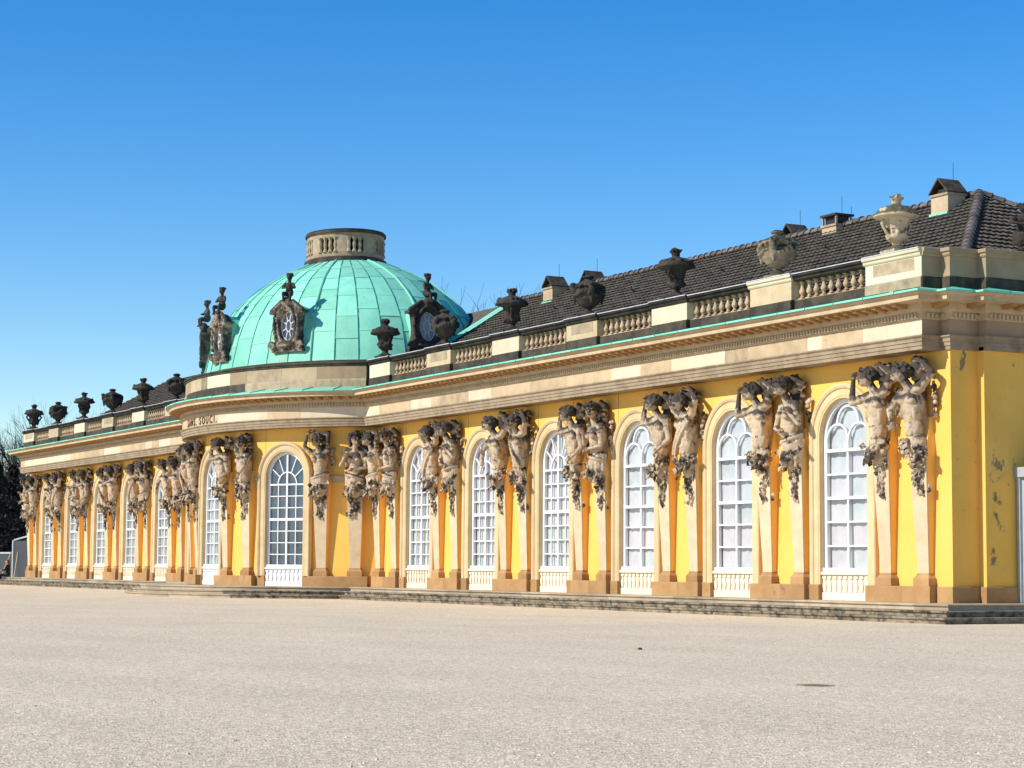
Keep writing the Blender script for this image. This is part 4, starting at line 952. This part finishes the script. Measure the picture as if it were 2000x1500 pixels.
bm = BM(); bm.faces.new([bm.verts.new((.5 * math.cos(6.2832 * k / 24), .09, 1.05 + .7 * math.sin(6.2832 * k / 24))) for k in range(24)]); OVD = bpy.data.meshes.new('blind'); bm.to_mesh(OVD); bm.free(); OVD.materials.append(MAT['curtain_grey'])
bm = BM()
prof = [(-.66, .1), (-.66, 1.5), (-.5, 1.85), (0, 2.05), (.5, 1.85), (.66, 1.5), (.66, .1)]
a = [bm.verts.new((x, .2, z)) for x, z in prof]; b = [bm.verts.new((x, 2.6, z)) for x, z in prof]
for k in range(6): bm.faces.new((a[k], b[k], b[k + 1], a[k + 1]))
HOOD = bpy.data.meshes.new('copper_hood'); bm.to_mesh(HOOD); bm.free(); HOOD.materials.append(MAT['copper'])
for t, z0, v in ((0, 10.35, 1), (36, 10.45, 1), (-36, 10.4, 0), (90, 10.35, 0), (-90, 10.35, 0)):
    k = (dr(z0) + .05) / HS; p = (DA * k * math.sin(R(t)), CY - DB * k * math.cos(R(t))); n = enorm(t, DA, DB)
    d = obj('dormer', DOR2 if v else DOR, None, palace, (p[0], p[1], z0), (0, 0, math.atan2(n.y, n.x) + math.pi / 2), (1.0, 1, 1.02))
    obj('oval_sash', OVB, None, d); obj('pane', OVG, None, d); obj('blind', OVD, None, d); obj('copper_hood', HOOD, None, d); obj('seated_child', PUT, None, d, (0, .0, 2.22), (0, 0, .4))
# ================================================================== CORNER STATUE
def statue():
    bm = BM(); box(bm, -.4, .4, -.4, .4, 0, .16)
    for s in (-1, 1): cap(bm, (s * .16, 0, .9), (s * .24, -.32, .55), .17, .12, 10); cap(bm, (s * .24, -.32, .55), (s * .2, -.2, .18), .12, .08, 10); ell(bm, (s * .2, -.3, .18), (.08, .16, .07))
    ell(bm, (0, 0, .95), (.30, .26, .28)); ell(bm, (0, -.02, 1.3), (.26, .2, .34)); ell(bm, (0, -.04, 1.58), (.34, .22, .24)); cap(bm, (0, -.05, 1.7), (-.04, -.1, 1.95), .11, .09, 8); ell(bm, (-.05, -.14, 2.1), (.15, .18, .2)); ell(bm, (-.05, -.31, 2.08), (.03, .04, .05))
    for k in range(14): a = k * .45; ell(bm, (-.05 + .14 * math.cos(a), -.08 + .15 * math.sin(a), 2.2 + .04 * (k % 3)), .07, 1)
    cap(bm, (-.34, -.04, 1.66), (-.62, -.3, 1.4), .11, .085, 8); cap(bm, (-.62, -.3, 1.4), (-.3, -.5, 1.3), .085, .06, 8); hand(bm, (-.3, -.5, 1.3), (1, -.2, 0), -1, .8)
    cap(bm, (.34, -.04, 1.66), (.6, .05, 1.3), .11, .085, 8); cap(bm, (.6, .05, 1.3), (.7, -.25, 1.02), .085, .06, 8); hand(bm, (.7, -.25, 1.02), (.2, -1, -.4), 1, .8)
    for k in range(9): a = -1.6 + .4 * k; cap(bm, (.3 * math.sin(a), -.28 * math.cos(a), 1.0), (.4 * math.sin(a), -.36 * math.cos(a) - .05, .4), .09, .06, 8)
    return remeshed(bm, .03, 'statue', 1)
st = obj('stone_statue', statue(), 'sculpture_dark', None, (46.55, 2.75, 9.742), (0, 0, R(70)), (.8, .8, .62), smooth=True)
tag(st, 'dark weathered stone figure seated on the parapet beside the tiled roof hip', 'statue')
# ================================================================== SHED, ENCLOSURE, TRELLIS
sh = empty('board_shed', (46.96, 2.05, 0)); tag(sh, 'grey painted board shed built against the worn end wall', 'shed')
for k in range(12):
    bm = BM(); y = .10 + k * .17; box(bm, 1.55, 1.6, y, y + .162, .02, 3.45); obj('board', bm, 'grey_paint', sh)
    bm = BM(); x = .05 + k * .125; box(bm, x, x + .12, .02, .06, .02, 3.45); obj('board', bm, 'grey_paint', sh) if k < 12 else None
bm = BM(); box(bm, -.06, 1.75, -.10, .02, 3.45, 3.72); box(bm, 1.6, 1.75, .02, 2.3, 3.45, 3.72); obj('lintel', bm, 'grey_paint', sh)
bm = BM(); box(bm, -.02, .10, -.06, .018, .012, 3.45); obj('post', bm, 'grey_paint', sh)
bm = BM(); box(bm, .0, 1.55, .07, 2.2, 3.30, 3.44); obj('ceiling_board', bm, 'dark_board', sh)
en = empty('board_enclosure', (-55.8, 1.5, -.5)); tag(en, 'dark grey board enclosure with a pale corner post at the far end of the palace', 'enclosure')
bm = BM(); box(bm, 0.0, .28, -.15, .13, 0, 3.05); obj('post', bm, 'grey_paint', en)
bm = BM(); frustum(bm, (.3, 9.0, -.05, .02, 0), (.3, 9.0, -.05, .02, 3.0)); obj('panel', bm, 'dark_board', en)
bm = BM(); v = [(.28, -.12, 3.02), (9.0, -.12, 3.6), (9.0, .1, 3.62), (.28, .1, 3.04)]; lo = [bm.verts.new(p) for p in v]; hi = [bm.verts.new((p[0], p[1], p[2] + .1)) for p in v]
bm.faces.new(lo[::-1]); bm.faces.new(hi)
for k in range(4): bm.faces.new((lo[k], lo[(k + 1) % 4], hi[(k + 1) % 4], hi[k]))
obj('top_rail', bm, 'grey_paint', en)
bm = BM(); frustum(bm, (-9, -.02, -.05, .02, 0), (-9, -.02, -.05, .02, 2.1)); obj('panel', bm, 'dark_board', en); bm = BM(); box(bm, -9, -.02, -.12, .1, 2.1, 2.22); obj('top_rail', bm, 'grey_paint', en)
for a, b in (((-2.2, -.5, 0), (-.1, -.18, 2.2)), ((1.9, -.5, 0), (1.4, -.1, 2.2))):
    bm = BM(); tube(bm, [a, b], .05, 6); obj('prop', bm, 'stone', en)
tr = empty('garden_trellis', (-78, 9, -.5)); tag(tr, 'green garden trellis among the dark trees', 'trellis')
for k in range(12): bm = BM(); box(bm, k * .5, k * .5 + .07, 0, .05, 0, 3.6); obj('slat', bm, 'trellis_green', tr)
for k in range(7): bm = BM(); box(bm, 0, 5.6, -.05, -.005, .3 + k * .5, .36 + k * .5); obj('slat', bm, 'trellis_green', tr)
# ================================================================== TREES
def bare_tree(seed, h, levels=5):
    r = random.Random(seed); tr_ = BM(); br = BM()
    def grow(bm, p, d, l, rad, lev):
        pts = [p]; q = Vector(p); dd = Vector(d)
        for k in range(3): dd = (dd + Vector((r.uniform(-.16, .16), r.uniform(-.16, .16), r.uniform(-.02, .12)))).normalized(); q = q + dd * l / 3; pts.append(q.copy())
        tube(bm, pts, [rad, rad * .88, rad * .76, rad * .62], 7 if lev == 0 else 4 if lev < 3 else 3)
        if lev >= levels: return
        for k in range(r.choice((3, 4)) if lev else 6):
            a = r.uniform(0, 6.28); sp = r.uniform(.35, .85); t = r.uniform(.4, 1); i = min(int(t * 3), 2); st_ = pts[i] + (pts[i + 1] - pts[i]) * (t * 3 - i)
            ax = dd.orthogonal().normalized(); nd = (dd + (Matrix.Rotation(a, 3, dd) @ ax) * sp).normalized(); grow(br, st_, nd, l * r.uniform(.55, .8), rad * .5, lev + 1)
    grow(tr_, Vector((0, 0, -.1)), Vector((0, 0, 1)), h * .36, h * .017, 0); return tr_, br
TREE = []
for i in range(3):
    a, b = bare_tree(40 + i, 16); m1 = bpy.data.meshes.new('trunk'); a.to_mesh(m1); a.free(); m2 = bpy.data.meshes.new('branches'); b.to_mesh(m2); b.free(); m1.materials.append(MAT['bark']); m2.materials.append(MAT['bark']); TREE.append((m1, m2))
def tree(x, y, v, s, rz, label):
    t = empty('bare_tree', (x, y, -.5), (0, 0, rz)); t.scale = (s, s, s); tag(t, label, 'tree', 'bare trees beyond the palace'); obj('trunk', TREE[v][0], None, t); obj('branches', TREE[v][1], None, t)
far = 'leafless tree rising behind the far end of the palace, beside the urns'
for x, y, v, s, rz in ((-97, 11.5, 0, 1.15, 0), (-101, 17.0, 1, 1.25, 2), (-118, 24.5, 2, 1.35, 4), (-108, 16.0, 2, 1.28, 1), (-95, 9.0, 1, 1.12, 3), (-116, 20.5, 0, 1.35, 5), (-122, 30, 1, 1.35, 2.5)): tree(x, y, v, s, rz, far)
tree(-43.9, 32, 0, 1.82, 1.0, 'leafless treetop showing between the copper dome and the tiled roof')
tree(-44.0, 33.2, 2, 1.86, 2.2, 'second leafless treetop close behind the one between dome and tiled roof')
tree(-43.2, 32.6, 2, 1.78, 4.3, 'third leafless treetop crowding the pair between dome and tiled roof')
def evergreen(seed, h, w):
    r = random.Random(seed); bm = BM(); vs, fs = [], []
    for k in range(5200):
        z = h * r.random() ** .8; f = w * (1 - (z / h) ** 2.2) * (.55 + .45 * math.sin(z * 2.1 + seed) ** 2) * math.sqrt(r.random()) + .1; a = r.random() * 6.28
        p = Vector((f * math.cos(a), f * math.sin(a), z)); s = r.uniform(.12, .32); d = Vector((r.uniform(-1, 1), r.uniform(-1, 1), r.uniform(-.8, .6))).normalized(); e = d.orthogonal().normalized() * s * .5; i = len(vs)
        vs += [p - e, p + d * s, p + e, p - d * s * .4]; fs.append((i, i + 1, i + 2, i + 3))
    me = bpy.data.meshes.new('crown'); me.from_pydata(vs, [], fs); me.materials.append(MAT['dark_leaf']); return me
EV = [evergreen(1, 9.5, 3.0), evergreen(2, 7.2, 2.8)]
bm = BM(); tube(bm, [(0, 0, -.1), (0, 0, 3), (0, 0, 6.5)], [.22, .17, .05], 7); ETR = bpy.data.meshes.new('trunk'); bm.to_mesh(ETR); bm.free(); ETR.materials.append(MAT['bark'])
for x, y, v, s, l in ((-74, 4.4, 0, 1.05, 'dense dark evergreen tree behind the grey board enclosure'), (-80, 7.6, 0, 1.0, 'dense dark evergreen tree behind the grey board enclosure'), (-70, 1.2, 1, 1.0, 'low dark evergreen shrub tree behind the grey board enclosure'),
                      (-88, 8.4, 0, 1.05, 'dense dark evergreen tree behind the grey board enclosure'), (-84, 4.4, 1, 1.25, 'dense dark evergreen tree behind the grey board enclosure')):
    t = empty('evergreen_tree', (x, y, -.5), (0, 0, x)); t.scale = (s, s, s); tag(t, l, 'tree', 'dark evergreens past the far end'); obj('crown', EV[v], None, t); obj('trunk', ETR, None, t)
bm = BM(); lathe(bm, [(.24, -.03), (.24, .006), (.205, .006), (.2, .002), (.02, .002)], 24)
for k in range(-3, 4): box(bm, k * .05 - .012, k * .05 + .012, -.17 + abs(k) * .02, .17 - abs(k) * .02, .002, .007)
dc = obj('drain_cover', bm, 'stone_grey_and_shade', None, (69.55, -21.73, -.5)); tag(dc, 'small round iron drain cover set in the gravel forecourt', 'drain cover')
bm = BM(); ell(bm, (0, 0, .02), (.07, .05, .045), 2, (.3, .2, .5)); ell(bm, (.03, .01, .03), (.045, .045, .035), 2)
pb = obj('loose_stone', remeshed(bm, .012, 'loose_stone', 1), 'stone_black', None, (59.52, -18.0, -.5), None, (.6, .6, .6)); tag(pb, 'single dark fist-sized stone lying on the open gravel', 'stone')
# ================================================================== SEATED PERSON
def person():
    r_ = empty('person', (-47.55, -1.10, .0), (0, 0, R(-25))); tag(r_, 'person in black jacket with reddish hair sitting on the steps', 'person')
    bm = BM(); ell(bm, (0, -.02, 1.02), (.085, .105, .125)); cap(bm, (0, .02, .86), (0, 0, .96), .06, .055, 8); ell(bm, (0, -.12, 1.0), (.018, .022, .03)); ell(bm, (0, .04, .45), (.16, .11, .35))
    for s in (-1, 1):
        ell(bm, (s * .032, -.10, 1.03), (.016, .012, .012)); ell(bm, (s * .085, 0, 1.02), (.015, .025, .035)); cap(bm, (s * .19, .02, .76), (s * .24, -.12, .5), .05, .04, 8); cap(bm, (s * .24, -.12, .5), (s * .1, -.34, .44), .04, .03, 8); hand(bm, (s * .1, -.34, .44), (-s * .4, -1, 0), -s, .55)
        cap(bm, (s * .1, .02, .12), (s * .12, -.42, .16), .085, .06, 8); cap(bm, (s * .12, -.42, .16), (s * .12, -.46, -.2), .055, .04, 8)
    cap(bm, (-.05, -.105, .965), (.05, -.105, .965), .012, .012, 6)
    b = obj('body', remeshed(bm, .016, 'body', 1), 'skin', r_)
    bm = BM(); ell(bm, (0, .04, .5), (.22, .15, .36)); ell(bm, (0, .04, .72), (.23, .13, .14)); ell(bm, (0, .03, .2), (.2, .17, .16))
    for s in (-1, 1): cap(bm, (s * .2, .02, .76), (s * .25, -.12, .5), .075, .062, 8); cap(bm, (s * .25, -.12, .5), (s * .12, -.31, .445), .062, .05, 8)
    obj('jacket', remeshed(bm, .018, 'jacket', 1), 'black_cloth', b)
    bm = BM()
    for s in (-1, 1): cap(bm, (s * .1, .04, .10), (s * .125, -.42, .17), .105, .08, 8); cap(bm, (s * .125, -.42, .17), (s * .125, -.46, -.1), .075, .06, 8); 
    obj('trousers', remeshed(bm, .018, 'trousers', 1), 'black_cloth', b)
    bm = BM()
    for s in (-1, 1): ell(bm, (s * .125, -.52, -.125), (.045, .13, .045))
    obj('shoes', remeshed(bm, .016, 'shoes', 1), 'black_cloth', b)
    bm = BM(); ell(bm, (0, .02, 1.06), (.105, .115, .115)); ell(bm, (0, .07, .94), (.10, .075, .14))
    obj('hair', remeshed(bm, .016, 'hair', 1), 'red_hair', b)
person()
